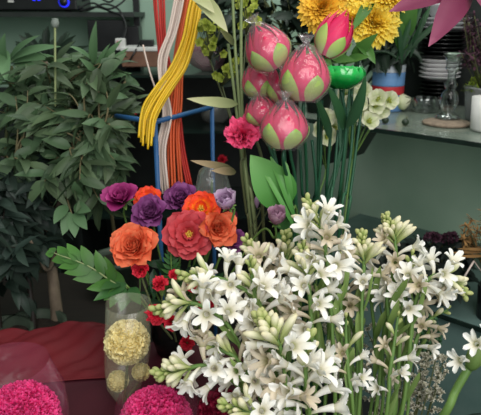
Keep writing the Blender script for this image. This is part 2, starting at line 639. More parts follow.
def Mshelf(o):
    M = np.eye(4)
    M[:3, 0], M[:3, 1], M[:3, 3] = EX, EN, o
    return M


# corner where the two walls meet
w0 = S(0, DEP)
tcorner = (YB - w0[1]) / EX[1]
WC = w0 + EX * tcorner
g = G()
box(g, (-2.2, -1.2, -.05), (2.6, YB + .1, 0))
struct('floor', g, m_floor)
g = G()
box(g, (-2.2, YB, 0), (WC[0] + .06, YB + .08, 2.8))
struct('wall_back', g, m_wall)
g = G()
box(g, (-2.2, YB - .02, 0), (WC[0] - .03, YB - .001, 1.12))
struct('shade_panel_1', g, m_dark)  # added dark panel, stands in for shade on the lower wall
g = G()
LW_ = 2.6
box(g, (0, 0, -WC[2]), (LW_, .08, 2.8 - WC[2]), Mshelf(WC))
struct('wall_right', g, m_wallr)
g = G()
box(g, (-2.28, -1.2, 0), (-2.2, YB + .08, 2.8))
struct('wall_left', g, m_wall)

# right-hand glass shelves
UMIN, UMAX = -.34, 1.5


def shelf(name, zz, mat, label):
    t = thing(name, S(UMIN, 0, zz - ZS), label, 'shelf')
    g = G()
    box(g, (UMIN, .004, -.012), (UMAX, DEP - .003, 0), Mshelf(S(0, 0, zz - ZS)))
    part('pane', g, mat, t, smooth=False)
    g = G()
    box(g, (UMIN, -.006, -.014), (UMAX, .0035, .0008), Mshelf(S(0, 0, zz - ZS)))
    part('front_edge', g, m_edge, t, smooth=False)
    return t


ZL = float(Pplane(460, 321, E0, EN)[2])
shelf('glass_shelf', ZS, m_shelf, 'upper green glass shelf holding the plates and glassware')
shelf('glass_shelf', ZL, m_lowshelf, 'lower teal glass shelf holding the dried flowers')
g = G()
pb = [Pplane(x, y, S(0, .14), EN) for x, y in ((318, 131), (363, 139), (341, 161), (318, 166))]
pb = [p - EN * .0 for p in pb]
pb[0][2] = pb[1][2] = ZS - .0125
V = [p for p in pb] + [p + EN * .18 for p in pb]
g.add(V, [(3, 2, 1, 0), (4, 5, 6, 7), (0, 1, 5, 4), (1, 2, 6, 5), (2, 3, 7, 6), (3, 0, 4, 7)])
tag(link('shelf_bracket', g.mesh('shelf_bracket', m_dark, False)), 'dark slanted bracket under the upper glass shelf behind the green stems', 'bracket')
# teal cupboard front under the lower shelf
g = G()
box(g, (UMIN + .2, .03, -ZL), (UMAX, .06, -.016), Mshelf(S(0, 0, ZL - ZS)))
t = link('cupboard_front', g.mesh('cupboard_front', m_lowshelf, False))
tag(t, 'plain teal cupboard front below the lower glass shelf', 'cupboard')

# dark display cabinet on the left behind the roses
DC = 2.5
zc1 = float(P(200, 75, DC)[2])
xa, xb = float(P(62, 75, DC)[0]), float(P(300, 75, DC)[0])
yc = float(P(200, 75, DC)[1])
zc2 = float(Py(200, 131, yc)[2])
t = thing('display_cabinet', (xa, yc, 0), 'dark low display cabinet with glass shelves behind the coloured cords', 'cabinet')
g = G()
box(g, (xa, yc + .5, .05), (xb, yc + .52, zc1 - .012))
part('back_panel', g, m_dark, t, smooth=False)
for xx in (xa, xb - .02):
    g = G()
    box(g, (xx, yc + .01, 0), (xx + .02, yc + .5, zc1 - .014))
    part('side_panel', g, m_dark, t, smooth=False)
for zz in (zc1, zc2, .6):
    g = G()
    box(g, (xa - .0 + .0, yc, zz - .012), (xb, yc + .5, zz))
    part('shelf_board', g, m_edge, t, smooth=False)

# shelf with the electronics (seen edge on, at eye level)
DSH = 2.72
zsh = float(P(60, 12, DSH)[2])
ysh = float(P(60, 12, DSH)[1])
g = G()
box(g, (-1.5, ysh, zsh - .022), (float(P(134, 12, DSH)[0]), YB - .002, zsh))
t = link('wall_shelf', g.mesh('wall_shelf', m_dark, False))
tag(t, 'thin dark wall shelf at eye level carrying the black amplifier', 'shelf')

# ------------------------------------------------------------------ electronics
x0, x1 = float(P(-40, 0, DSH)[0]), float(P(76, 0, DSH)[0])
t = thing('amplifier', ((x0 + x1) / 2, ysh + .15, zsh), 'black amplifier with a glowing blue ring on the wall shelf', 'amplifier')
g = G()
box(g, (x0, ysh + .02, zsh + .008), (x1, ysh + .30, zsh + .15))
bevel(part('body', g, m_black, t, smooth=False), .006)
for fx in (x0 + .05, x1 - .05):
    g = G()
    lathe(g, [(0, 0), (.014, 0), (.014, .009), (0, .009)], 12, T(fx, ysh + .06, zsh))
    part('foot', g, m_black, t)
kn = P(64, 2, DSH)
g = G()
Mk = frame(np.array([kn[0], ysh + .02, kn[2]]), (0, -1, 0))
lathe(g, [(0, .022), (.018, .022), (.0185, .018), (.0185, 0)], 28, Mk)
k = part('knob', g, m_black, t)
g = G()
lathe(g, [(.019, .001), (.019, .008), (.0245, .008), (.0245, .001)], 28, Mk)
part('light_ring', g, m_led, t, label='glowing blue ring around the knob')
for px in (34, 39):
    g = G()
    q = P(px, 0, DSH)
    box(g, (q[0] - .006, ysh + .014, q[2] - .003), (q[0] + .006, ysh + .0205, q[2] + .003))
    part('indicator_light', g, m_led, t, smooth=False)
g = G()
q = P(11, 1, DSH)
box(g, (q[0] - .014, ysh + .0145, q[2] - .006), (q[0] + .012, ysh + .0205, q[2] + .004))
part('badge', g, m_whitepl, t, smooth=False)

# black cables lying on and hanging over the shelf end
cab = [[(78, 9), (92, 3), (108, 9), (120, 4), (128, -4)], [(80, 11), (96, 7), (112, 12), (122, 16), (126, 30), (121, 45)],
       [(78, 6), (88, 10), (104, 4), (118, 9), (124, 20), (124, 34), (118, 47)], [(82, 1), (96, -3), (110, 2), (118, -8)]]
for i, c in enumerate(cab):
    g = G()
    tube(g, catmull([P(x, y, DSH - .03 + .012 * i) for x, y in c], 8), .0045, 6)
    lab = ['black cable coiled on the shelf end beside the amplifier', 'black cable looping over the shelf end, outer one of two',
           'black cable hanging down from the shelf end, inner one of two', 'black cable rising out of view above the shelf'][i]
    tag(link('black_cable', g.mesh('black_cable', m_black)), lab, 'cable', 'black cables on the wall shelf')
# black rail / post
DP = 2.9
g = G()
a, b = P(134, 14, DP), P(140, 14, DP)
box(g, (a[0], a[1] - .02, zc1), (b[0], a[1] + .01, 2.3))
tag(link('shelf_upright', g.mesh('shelf_upright', m_black, False)), 'black upright post at the right end of the wall shelf', 'post')


def crate(name, px0, px1, py0, py1, d, dep, mat, label, cat, lidmat=None):
    a, b = P(px0, py1, d), P(px1, py1, d)
    top = P(px0, py0, d)[2]
    t = thing(name, ((a[0] + b[0]) / 2, a[1] + dep / 2, a[2]), label, cat)
    g = G()
    h = top - a[2]
    box(g, (a[0], a[1], a[2]), (b[0], a[1] + dep, top - (.2 * h if lidmat else 0)))
    bevel(part('body', g, mat, t, smooth=False), .004)
    if lidmat:
        g = G()
        box(g, (a[0] - .003, a[1] - .003, top - .2 * h), (b[0] + .003, a[1] + dep, top))
        bevel(part('lid', g, lidmat, t, smooth=False), .003)
    return t


def on_cab(px, py, z=None):
    return Pz(px, py, zc1 if z is None else z)


crate('carton', 122, 161, 47, 67, 2.62, .2, m_cardboard, 'brown carton with a white lid behind the red cords', 'box', m_whitepl)
zt = float(P(122, 47, 2.62)[2])
t = thing('power_adapter', P(147, 47, 2.66), 'small black power adapter lying on the brown carton', 'adapter')
g = G()
a = P(147, 47, 2.66)
box(g, (a[0] - .03, a[1] - .02, zt + .0005), (a[0] + .032, a[1] + .03, zt + .03))
bevel(part('body', g, m_black, t, smooth=False), .006)
g = G()
tube(g, catmull([a + np.array([-.03, 0, .02]), P(137, 48, 2.6), P(133, 55, 2.58), P(129, 62, 2.6)], 6), .004, 6)
part('lead', g, m_black, t)
crate('speaker_box', 91, 127, 20, 74, 2.8, .16, m_black, 'black box standing under the wall shelf', 'speaker')
crate('speaker_box', 127, 141, 26, 74, 2.84, .1, m_black, 'narrow black box standing behind the brown carton', 'speaker')
t = thing('power_strip', P(120, 48, 2.55), 'white power strip with a red switch hanging above the leaves', 'power strip')
g = G()
a = P(120, 44, 2.6)
box(g, (a[0] - .022, a[1], a[2] - .028), (a[0] + .022, a[1] + .03, a[2] + .024))
bevel(part('body', g, m_whitepl, t, smooth=False), .004)
g = G()
box(g, (a[0] - .014, a[1] - .004, a[2] - .006), (a[0] - .004, a[1] + .0005, a[2] + .012))
part('switch', g, m_taper, t, smooth=False)

# ------------------------------------------------------------------ coloured cords over the blue stand
DB = 1.48
c0 = P(155, 122, DB)
cl = Pz(116, 116, c0[2])
cr_ = Pz(212, 107, c0[2])
cb = cl + cr_ - c0
t = thing('wire_stand', (c0[0], c0[1], 0), 'blue painted metal stand beneath the hanging coloured cords', 'stand')
for a, b in ((c0, cl), (c0, cr_)):
    g = G()
    tube(g, [a, b], .0068, 6)
    part('rail', g, m_blue, t)
for a in (c0, cr_):
    g = G()
    tube(g, [a + Z * .004, np.array([a[0], a[1], 0])], .0068, 6)
    part('post', g, m_blue, t)
for a, b in ((c0, cr_),):
    g = G()
    tube(g, [a * [1, 1, 0] + Z * .25, b * [1, 1, 0] + Z * .25], .0055, 6)
    part('lower_rail', g, m_blue, t)


def cords(n, path, spread, r, mats, name, labels, cat, group, d, rng, endj=6):
    for i in range(n):
        q = (i / (n - 1) - .5) * 2 if n > 1 else 0
        pts = []
        j = rng.uniform(-1, 1)
        for k, (x, y) in enumerate(path):
            s = spread[k]
            yy = y + (rng.uniform(-endj, endj) if k == len(path) - 1 else 0)
            pts.append(P(x + q * s + rng.uniform(-.07, .07) * s, yy, d + .028 * j + .004 * math.sin(i * 2.1 + k)))
        g = G()
        tube(g, catmull(pts, 7), r, 6)
        o = link(name, g.mesh(name, mats[i % len(mats)]))
        tag(o, labels[i % len(labels)], cat, group)


rc = random.Random(3)
cords(9, [(204, -34), (195, 8), (189, 38), (179, 66), (166, 86), (154, 104), (148, 120), (146, 142)], [4, 6, 6, 8, 9, 9, 8, 7], .0031, [m_ycord],
      'hanging_yellow_wire', ['yellow cord of the thick bundle curving over the blue stand'], 'cord', 'yellow cords over the blue stand', 1.42, rc, 9)
cords(5, [(184, -34), (179, 0), (172, 32), (163, 58), (163, 86), (167, 116), (161, 150), (163, 192)], [3, 4, 4, 4, 3, 4, 4, 5], .0033, [m_wcord],
      'hanging_white_wire', ['pale pinkish white cord hanging beside the yellow bundle'], 'cord', 'white cords beside the blue stand', 1.545, rc)
cords(5, [(158, -34), (159, 0), (162, 44), (168, 80), (176, 115), (180, 150), (187, 190)], [4, 5, 4, 6, 4, 4, 5], .0033, [m_rcord],
      'hanging_red_wire', ['red cord hanging behind the white cords'], 'cord', 'red cords behind the white cords', 1.66, rc)
cords(6, [(190, -34), (188, 0), (181, 40), (177, 76), (175, 104), (172, 136), (174, 196)], [2, 3, 4, 5, 6, 7, 9], .0034, [m_ocord],
      'hanging_orange_wire', ['orange-red cord hanging straight down right of the blue post'], 'cord', 'orange cords right of the blue post', 1.58, rc)
cords(1, [(143, 45), (146, 58), (151, 76), (157, 93)], [0] * 4, .0026, [m_wcord], 'hanging_white_wire',
      ['single white cord curving down in front of the brown carton'], 'cord', None, 1.6, rc, 0)

# ------------------------------------------------------------------ pots, bench, plants on the left
ZBENCH = .50
g = G()
box(g, (-1.35, 1.35, ZBENCH - .04), (-.36, 2.15, ZBENCH))
t = thing('plant_bench', (-.85, 1.7, 0), 'low dark wooden bench under the potted plants', 'bench')
part('bench_top', g, m_wood, t, smooth=False)
for x in (-1.3, -.41):
    for y in (1.4, 2.1):
        g = G()
        box(g, (x - .025, y - .025, 0), (x + .025, y + .025, ZBENCH - .041))
        part('leg', g, m_wood, t, smooth=False)


def pot_parts(t, c, z0, r, h, mat):
    g = G()
    M = T(c[0], c[1], z0)
    lathe(g, [(0, 0.001), (r * .72, 0.001), (r * .95, h * .85), (r * 1.06, h * .86), (r * 1.08, h), (r * .96, h), (r * .9, h * .8)], 24, M)
    part('pot', g, mat, t)
    g = G()
    lathe(g, [(r * .92, h * .84), (r * .5, h * .87), (0, h * .86)], 16, M, wob=.03)
    part('soil', g, m_soil, t)


def rand_in(rng, c, rad):
    while True:
        v = np.array([rng.uniform(-1, 1) for _ in range(3)])
        if np.dot(v, v) < 1:
            return c + v * rad


def twiggy(t, rng, start_pts, targets, LL, LW, mleaf, nleaf, droop=(.4, 1.0), tw=.0022, lname='foliage', fold=.25, maxL=.3, nu=5, mtw=None):
    gl, gt = G(), G()
    for q in targets:
        s = min(start_pts, key=lambda p: np.linalg.norm(p - q) + rng.uniform(0, .12))
        mid = (s + q) / 2 + np.array([rng.uniform(-.03, .03), rng.uniform(-.03, .03), rng.uniform(.0, .05)])
        path = catmull([s, mid, q], 6)
        tube(gt, path, np.linspace(tw * 1.6, tw * .6, len(path)), 5)
        m = len(path) - 1
        for k in range(nleaf):
            f = 1 - (k / nleaf) * .62
            i = min(int(f * m), m - 1)
            p = path[i] + (path[i + 1] - path[i]) * (f * m - i)
            d = nrm(path[i + 1] - path[i])
            side = np.cross(d, Z) * (1 if k % 2 else -1)
            dd = nrm(d * rng.uniform(.3, .9) + nrm(side + 1e-6) * rng.uniform(.5, 1.) + Z * rng.uniform(-1.1, .5))
            leaf(gl, p, dd, LL * rng.uniform(.7, 1.15), LW * rng.uniform(.8, 1.15), (rng.uniform(-.7, .7), rng.uniform(-1.2, .2), 1), rng.uniform(*droop), fold, nu,
                 0, rng.uniform(-.6, .6), .08, rng=rng)
    part('twig', gt, mtw or m_twig, t)
    part(lname, gl, mleaf, t)


# tall ficus with a pale trunk
rf = random.Random(11)
tb = P(57, 345, 1.72)
tb = np.array([tb[0], tb[1], ZBENCH])
t = thing('ficus_tree', tb, 'tall grey-green leafy tree with a pale bare trunk in a pot', 'tree')
pot_parts(t, tb, ZBENCH, .10, .085, m_bucket)
tp = catmull([tb + Z * .06, P(57, 318, 1.72), P(52, 270, 1.74), P(48, 225, 1.76), P(54, 165, 1.8), P(58, 100, 1.84)], 7)
g = G()
tube(g, tp, np.linspace(.021, .009, len(tp)), 9)
part('trunk', g, m_bark, t)
g = G()
br = catmull([P(49, 250, 1.75), P(40, 232, 1.7), P(26, 200, 1.66), P(14, 170, 1.62)], 6)
br2 = catmull([P(48, 225, 1.76), P(66, 190, 1.68), P(84, 160, 1.6), P(100, 140, 1.58)], 6)
br3 = catmull([P(56, 250, 1.74), P(47, 270, 1.66), P(30, 240, 1.6)], 6)
for b in (br, br2, br3):
    tube(g, b, np.linspace(.008, .004, len(b)), 6)
part('branch', g, m_bark, t)
starts = list(tp[14:]) + list(br[6:]) + list(br2[6:])
tg = []
for px, py, rx, ry, n, d in ((66, 140, 50, 54, 44, 1.68), (108, 105, 24, 44, 22, 1.66), (36, 110, 42, 48, 30, 1.72), (20, 175, 28, 40, 18, 1.66), (100, 180, 26, 26, 14, 1.62), (65, 72, 50, 24, 18, 1.85)):
    for _ in range(n):
        a = rf.uniform(0, 2 * PI)
        q = math.sqrt(rf.uniform(0, 1))
        tg.append(P(px + rx * q * math.cos(a), py + ry * q * math.sin(a), d + rf.uniform(-.16, .18)))
twiggy(t, rf, starts, tg, .092, .031, m_ficus, 8, droop=(.1, 1.2))
# low hanging spray near the purple rose
g = G()
gt = G()
pth = catmull([P(58, 165, 1.66), P(66, 195, 1.55), P(72, 215, 1.5)], 6)
tube(gt, pth, .0022, 5)
part('twig', gt, m_twig, t)
for dx, dy, px, py in ((-8, 24, 70, 212), (2, 26, 73, 214), (12, 18, 75, 212), (14, 4, 74, 206), (-4, -8, 80, 196), (-10, 14, 66, 205)):
    d = P(px + dx, py + dy, 1.46) - P(px, py, 1.5)
    leaf(g, P(px, py, 1.5), d, .068, .034, (0, -1, .4), .2, .15, 6, 0, rf.uniform(-.3, .3))
part('leaf_spray', g, m_broad, t)

# plant with broad pale leaves at the far left
t = thing('broad_leaf_plant', np.array([-1.02, 2.05, ZBENCH]), 'plant with broad pale green leaves under the amplifier shelf', 'plant')
pot_parts(t, (-1.02, 2.05), ZBENCH, .09, .14, m_pot)
g = G()
st = catmull([np.array([-1.02, 2.05, ZBENCH + .1]), P(0, 200, 1.95), P(8, 110, 1.85), P(12, 66, 1.78)], 7)
tube(g, st, np.linspace(.008, .004, len(st)), 6)
part('stem', g, m_bstem, t)
g = G()
for a, b, w in (((10, 60), (50, 44), .05), ((12, 62), (52, 56), .045), ((8, 62), (30, 36), .045), ((6, 66), (-2, 40), .055), ((12, 70), (40, 88), .05), ((8, 72), (22, 92), .045),
                ((2, 72), (-6, 90), .05), ((14, 64), (34, 68), .04), ((2, 50), (4, 76), .05), ((20, 84), (28, 70), .04), ((16, 92), (34, 104), .045), ((6, 100), (30, 112), .04)):
    p, q = P(*a, 1.78), P(*b, 1.70)
    leaf(g, p, q - p + Z * .02, np.linalg.norm(q - p) * 1.1, w, (0, -.7, 1), .45, .22, 7)
part('foliage', g, m_broad, t)

# dark palm
t = thing('palm', np.array([-.93, 2.45, 0]), 'dark spiky palm almost lost in shadow under the shelf', 'palm')
pot_parts(t, (-.93, 2.45), 0, .13, .26, m_bucket)
g = G()
tube(g, [np.array([-.93, 2.45, .2]), P(45, 110, 2.3), P(48, 60, 2.3)], [.022, .018, .014], 8)
part('trunk', g, m_bark, t)
g = G()
rp = random.Random(5)
o = P(48, 62, 2.3)
for k in range(46):
    a = rp.uniform(-2.2, 2.2)
    px, py = 48 + math.sin(a) * rp.uniform(25, 46), 60 - math.cos(a) * rp.uniform(24, 44)
    q = P(px, py, 2.3 + rp.uniform(-.15, .15))
    leaf(g, o, q - o, np.linalg.norm(q - o), .022, (0, -.8, .6), .3, .2, 5, shape='strap')
part('frond', g, m_palm, t)

# bare stick with a grey pod
t = thing('poppy_stalk', P(55, 130, 1.62), 'tall pale green stalk topped with a round grey seed pod', 'seed head')
base = P(56, 345, 1.86) * [1, 1, 0] + Z * ZBENCH
t.location = base.tolist()
g = G()
tube(g, catmull([base + Z * .0, P(52, 225, 1.8), P(55, 120, 1.62), P(55, 27, 1.6)], 8), .0032, 6)
part('stalk', g, m_pstem, t)
g = G()
lathe(g, [(0, 0), (.006, .001), (.0105, .008), (.0115, .016), (.009, .022), (.0095, .0245), (.004, .025), (0, .0245)], 14, frame(P(55, 28, 1.6), UP))
part('pod', g, m_pod, t)

# upright leaves near the power strip
t = thing('leafy_shrub', np.array([-.46, 2.0, ZBENCH]), 'upright green leaves reaching up in front of the white power strip', 'plant')
pot_parts(t, (-.46, 2.0), ZBENCH, .09, .14, m_pot)
g = G()
st = catmull([np.array([-.46, 2.0, ZBENCH + .1]), P(104, 150, 1.86), P(100, 95, 1.8), P(102, 72, 1.78)], 6)
tube(g, st, np.linspace(.007, .003, len(st)), 6)
part('stem', g, m_twig, t)
g = G()
for a, b, w in (((97, 72), (116, 40), .032), ((100, 76), (122, 48), .03), ((94, 66), (92, 24), .034), ((98, 78), (84, 58), .034), ((102, 80), (126, 70), .03), ((100, 84), (118, 94), .032),
                ((96, 86), (82, 100), .034), ((104, 90), (130, 104), .034), ((96, 74), (104, 44), .03), ((106, 96), (122, 120), .03), ((98, 72), (112, 58), .03), ((92, 60), (74, 44), .034)):
    p, q = P(*a, 1.76), P(*b, 1.68)
    leaf(g, p, q - p, np.linalg.norm(q - p) * 1.05, w, (0, -.8, .7), .3, .25, 7, 0, R.uniform(-.4, .4))
part('foliage', g, m_broad, t)

# shrubs low on the left, leaf colour darkened for the shade there
rs = random.Random(21)
for i, (px, py, d, lab, cen) in enumerate(((36, 345, 1.66, 'shade-darkened leafy shrub in the dull green pot left of the trunk', (22, 215)),
                                           (2, 350, 1.62, 'shade-darkened shrub in the pot at the lower left', (0, 250)))):
    b = P(px, py, d)
    b[2] = ZBENCH
    t = thing('shaded_shrub', b, lab, 'shrub')
    pot_parts(t, b, ZBENCH, .085, .17, m_pot)
    st = catmull([b + Z * .12, P(px - 6, 290, d), P(cen[0], cen[1] + 20, d), P(cen[0], cen[1] - 40, d)], 6)
    g = G()
    tube(g, st, np.linspace(.01, .004, len(st)), 6)
    part('trunk', g, m_wood, t)
    tg = [P(cen[0] + rs.uniform(-30, 30), cen[1] + rs.uniform(-50, 52), d + rs.uniform(-.12, .15)) for _ in range(36)]
    twiggy(t, rs, list(st[5:]), tg, .09, .03, m_ficus_shade, 9, mtw=m_wood)

# ------------------------------------------------------------------ table and wrapped bouquets, front left
ZT = .785
tx0, tx1, ty0, ty1 = -.85, .03, .55, 1.17
t = thing('flower_table', ((tx0 + tx1) / 2, (ty0 + ty1) / 2, 0), 'low table under the shade-darkened burgundy cloth', 'table')
g = G()
box(g, (tx0, ty0, ZT - .03), (tx1, ty1, ZT - .004))
part('tabletop', g, m_wood, t, smooth=False)
for x in (tx0 + .04, tx1 - .04):
    for y in (ty0 + .04, ty1 - .04):
        g = G()
        box(g, (x - .025, y - .025, 0), (x + .025, y + .025, ZT - .031))
        part('leg', g, m_wood, t, smooth=False)


def sheet(name, fn, nx, ny, mat, smooth=True, thick=.0015):
    g = G()
    V, UV = [], []
    for i in range(nx + 1):
        for j in range(ny + 1):
            V.append(fn(i / nx, j / ny))
            UV.append((i / nx, j / ny))
    g.add(V, gridfaces(nx, ny), UV)
    o = link(name, g.mesh(name, mat, smooth))
    if thick:
        so = o.modifiers.new('solid', 'SOLIDIFY')
        so.thickness = thick
        so.offset = 1
    return o


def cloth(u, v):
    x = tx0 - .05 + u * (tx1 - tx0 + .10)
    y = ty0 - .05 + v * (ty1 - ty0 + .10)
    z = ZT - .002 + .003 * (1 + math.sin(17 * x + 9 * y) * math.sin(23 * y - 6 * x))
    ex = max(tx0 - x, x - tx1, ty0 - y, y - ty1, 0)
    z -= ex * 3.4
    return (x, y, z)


tag(sheet('tablecloth', cloth, 70, 60, m_burg), 'shade-darkened burgundy cloth covering the low flower table', 'tablecloth')


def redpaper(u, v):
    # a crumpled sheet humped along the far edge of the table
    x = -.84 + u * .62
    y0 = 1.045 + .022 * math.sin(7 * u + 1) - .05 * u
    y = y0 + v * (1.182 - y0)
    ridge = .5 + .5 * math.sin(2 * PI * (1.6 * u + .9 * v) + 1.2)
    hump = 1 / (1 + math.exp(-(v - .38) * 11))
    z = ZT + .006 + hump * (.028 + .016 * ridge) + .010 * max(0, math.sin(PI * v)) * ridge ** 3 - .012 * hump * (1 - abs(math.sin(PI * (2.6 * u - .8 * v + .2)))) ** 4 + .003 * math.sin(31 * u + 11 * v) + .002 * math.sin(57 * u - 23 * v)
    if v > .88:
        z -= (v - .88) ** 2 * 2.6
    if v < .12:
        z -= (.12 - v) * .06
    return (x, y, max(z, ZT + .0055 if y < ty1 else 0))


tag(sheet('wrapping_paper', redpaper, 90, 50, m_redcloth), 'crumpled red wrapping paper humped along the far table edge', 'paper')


def pompon(g, c, axis, Rr, n, L, W, mat, rng, cover=1.9, ruf=.12, shape='round', M=None, a1=35):
    """a ball of short petals"""
    M0 = frame(c, axis)
    for i in range(n):
        u = (i + .5) / n
        th = math.acos(1 - u * (1 - math.cos(cover)))
        az = i * 2.39996 + rng.uniform(-.2, .2)
        dirn = np.array([math.sin(th) * math.cos(az), math.sin(th) * math.sin(az), math.cos(th)])
        o = dirn * (Rr - L * .85)
        A = frame(o, dirn + np.array([rng.uniform(-.25, .25) for _ in range(3)]), (0, 0, 1), rng.uniform(0, 6.28))
        petal(g, M0 @ A, L * rng.uniform(.85, 1.15), W * rng.uniform(.8, 1.2), -5, a1 * rng.uniform(.3, 1.6), rng.uniform(-.2, .5), shape, 0, 0, 0, 3, 3, ruf, rng, mat)


def bag(g, pts, sect, n=24, rng=R, wob=.05, ratio=.6, mat=0):
    """a plastic sleeve round an axis: pts axis points, sect half widths"""
    V, UV = [], []
    m = len(pts)
    for i, (p, s) in enumerate(zip(pts, sect)):
        for k in range(n):
            a = 2 * PI * k / n
            q = 1 + wob * math.sin(3 * a + i * .8) + wob * rng.uniform(-.5, .5)
            V.append(np.asarray(p) + RT * s * q * math.cos(a) + np.array([0, 1, .2]) * s * ratio * q * math.sin(a))
            UV.append((k / n, i / (m - 1)))
    fs = []
    for i in range(m - 1):
        for k in range(n):
            k2 = (k + 1) % n
            fs.append((i * n + k, i * n + k2, (i + 1) * n + k2, (i + 1) * n + k))
    g.add(V, fs, UV, None, mat)


rb = random.Random(31)
# cream-yellow pompon bouquet in a clear sleeve
DY = 1.10
yb = Pz(124, 404, ZT + .008)
t = thing('wrapped_bouquet', yb, 'cream yellow pompon flowers standing in a clear plastic sleeve', 'bouquet')
for (px, py, rr, n, lab) in ((127, 342, .0425, 210, 'large cream yellow flower head'), (118, 381, .021, 80, 'small yellow flower head'), (141, 372, .018, 70, 'small yellow flower head')):
    g = G()
    c = P(px, py, DY + (.02 if rr < .03 else 0))
    pompon(g, c, np.array([0, -.5, 1]), rr, n * 3, rr * .2, rr * .25, 0, rb, 2.3)
    lathe(g, [(0, -rr * .85), (rr * .6, -rr * .6), (rr * .86, 0), (rr * .6, rr * .6), (0, rr * .86)], 14, T(*c))
    part('flower_head', g, m_cream, t, label=lab)
    g = G()
    tube(g, [c + Z * -rr * .6, (c + yb) / 2 + np.array([0, .01, -.01]), yb + Z * .004], .003, 6)
    part('stem', g, m_bstem, t)
g = G()
ax = [P(128, 303, DY + .01), P(127, 318, DY), P(127, 345, DY), P(126, 368, DY), P(124, 386, DY), P(122, 398, DY), yb + Z * .001]
bag(g, ax, [.043, .043, .044, .041, .032, .014, .010], 28, rb, .03, .75)
part('plastic_sleeve', g, m_sleeve, t)

# pink pompons in plastic
for (px, py, rr, d, lab, top, base, nn) in ((22, 420, .062, .96, 'hot pink flower head in a purplish clear sleeve at the table corner', 348, (30, 450), 1500),
                                            (156, 424, .060, .955, 'hot pink flower head in front of the cream yellow bouquet', 384, (160, 452), 1500)):
    c = P(px, py, d)
    t = thing('pink_bouquet', (c[0], c[1], ZT + .004), lab, 'bouquet', 'pink wrapped flowers on the table')
    c[2] = max(c[2], ZT + .012 + rr * .55)
    g = G()
    pompon(g, c, np.array([.0, -.35, 1]), rr, nn, rr * .17, rr * .17, 0, rb, 1.75, .18)
    lathe(g, [(rr * .2, -rr * .6), (rr * .76, -rr * .35), (rr * .9, 0), (rr * .62, rr * .64), (0, rr * .9)], 16, T(*c))
    part('flower_head', g, m_hot, t)
    g = G()
    tube(g, [c - Z * rr * .5, np.array([c[0], c[1], ZT + .006])], .012, 8)
    part('stem', g, m_stem, t)
    g = G()
    zt_ = c + Z * rr
    if px < 100:
        axp = [P(12, 362, 1.03), P(14, 370, 1.02), P(22, 390, 1.0), P(22, 415, .97), np.array([c[0], c[1], ZT + .012])]
        bag(g, axp, [.064, .066, .072, .078, .06], 30, rb, .02, .8)
    else:
        axp = [c + Z * rr * .9, c + Z * rr * .55, c - Z * rr * .1, np.array([c[0], c[1], ZT + .012])]
        bag(g, axp, [rr * .82, rr * 1.12, rr * 1.2, rr * .9], 30, rb, .03, 1.)
    part('plastic_sleeve', g, m_psleeve, t)
c = P(221, 414, .98)
t = thing('red_bouquet', (c[0], c[1], ZT), 'deep crimson ruffled flower head low beneath the white tuberoses', 'bouquet')
g = G()
pompon(g, c, np.array([.0, -.35, 1]), .040, 240, .013, .014, 0, rb, 1.9, .2)
lathe(g, [(0, -.03), (.026, -.018), (.034, 0), (.026, .02), (0, .03)], 14, T(*c))
part('flower_head', g, ramp_mat('crimson_petal', [(0, (90, 4, 30)), (1, (150, 16, 56))], .6, .15, .15), t)
g = G()
tube(g, [c, np.array([c[0], c[1], ZT])], .006, 6)
part('stem', g, m_stem, t)

# ------------------------------------------------------------------ buckets
def bucket(c, r, h, mat, label):
    t = thing('flower_bucket', (c[0], c[1], 0), label, 'bucket')
    g = G()
    lathe(g, [(0, .002), (r * .75, .002), (r * .98, h * .96), (r * 1.04, h * .965), (r * 1.04, h), (r * .96, h), (r * .74, .02), (0, .02)], 28, T(c[0], c[1], 0))
    part('body', g, mat, t)
    return t


bt = P(325, 415, 1.0)
bucket(bt, .15, .62, m_bucket, 'dark green bucket holding the white tuberoses')
bl = P(305, 300, 1.42)
bucket(bl, .13, .62, m_black, 'black bucket holding the pink lotus buds and yellow flowers')
by = P(520, 300, 1.25)
bucket(by, .09, .55, m_bucket, 'dark bucket holding the pink lily')
# vase for the coloured artificial flowers, and carnations
bv = P(172, 330, 1.27)
t = thing('flower_vase', (bv[0], bv[1], ZT + .006), 'dark vase hidden below the orange and purple roses', 'vase')
g = G()
vz = ZT + .007
lathe(g, [(0, 0), (.035, 0), (.045, .04), (.040, .08), (.046, .10), (.042, .10), (.036, .08), (.04, .04), (0, .01)], 24, T(bv[0], bv[1], vz))
part('body', g, m_blackp, t)
VB = np.array([bv[0], bv[1], vz + .015])


def jit(rng, s):
    return np.array([rng.uniform(-s, s), rng.uniform(-s, s), 0])


# ------------------------------------------------------------------ bloom builders
def rose(g, M, Rr, n, rng, mat=0, openness=1., ruf=.05):
    for i in range(n):
        t = i / (n - 1)
        L = Rr * (.55 + .62 * t)
        W = Rr * (.55 + .5 * t)
        a0 = -6 + t * 46 * openness
        a1 = -18 + t * 106 * openness
        petal(g, M, L * rng.uniform(.93, 1.07), W, a0, a1 + rng.uniform(-8, 8), .75 - .45 * t, 'round', i * 2.39996 + rng.uniform(-.15, .15), Rr * .04 + Rr * .1 * t,
              Rr * .12 * (1 - t), 6, 4, ruf * (.3 + t), rng, mat, tip=.3, base=.35)


def open_bloom(g, M, Rr, layers, rng, mat=0, ruf=.07):
    for li, (n, L, W, a0, a1) in enumerate(layers):
        for i in range(n):
            petal(g, M, Rr * L * rng.uniform(.94, 1.06), Rr * W, a0, a1 + rng.uniform(-9, 9), .3, 'round', 2 * PI * (i + .5 * (li % 2) + rng.uniform(-.08, .08)) / n,
                  Rr * .06, Rr * .03 * li, 6, 5, ruf, rng, mat, tip=.4, base=.3)


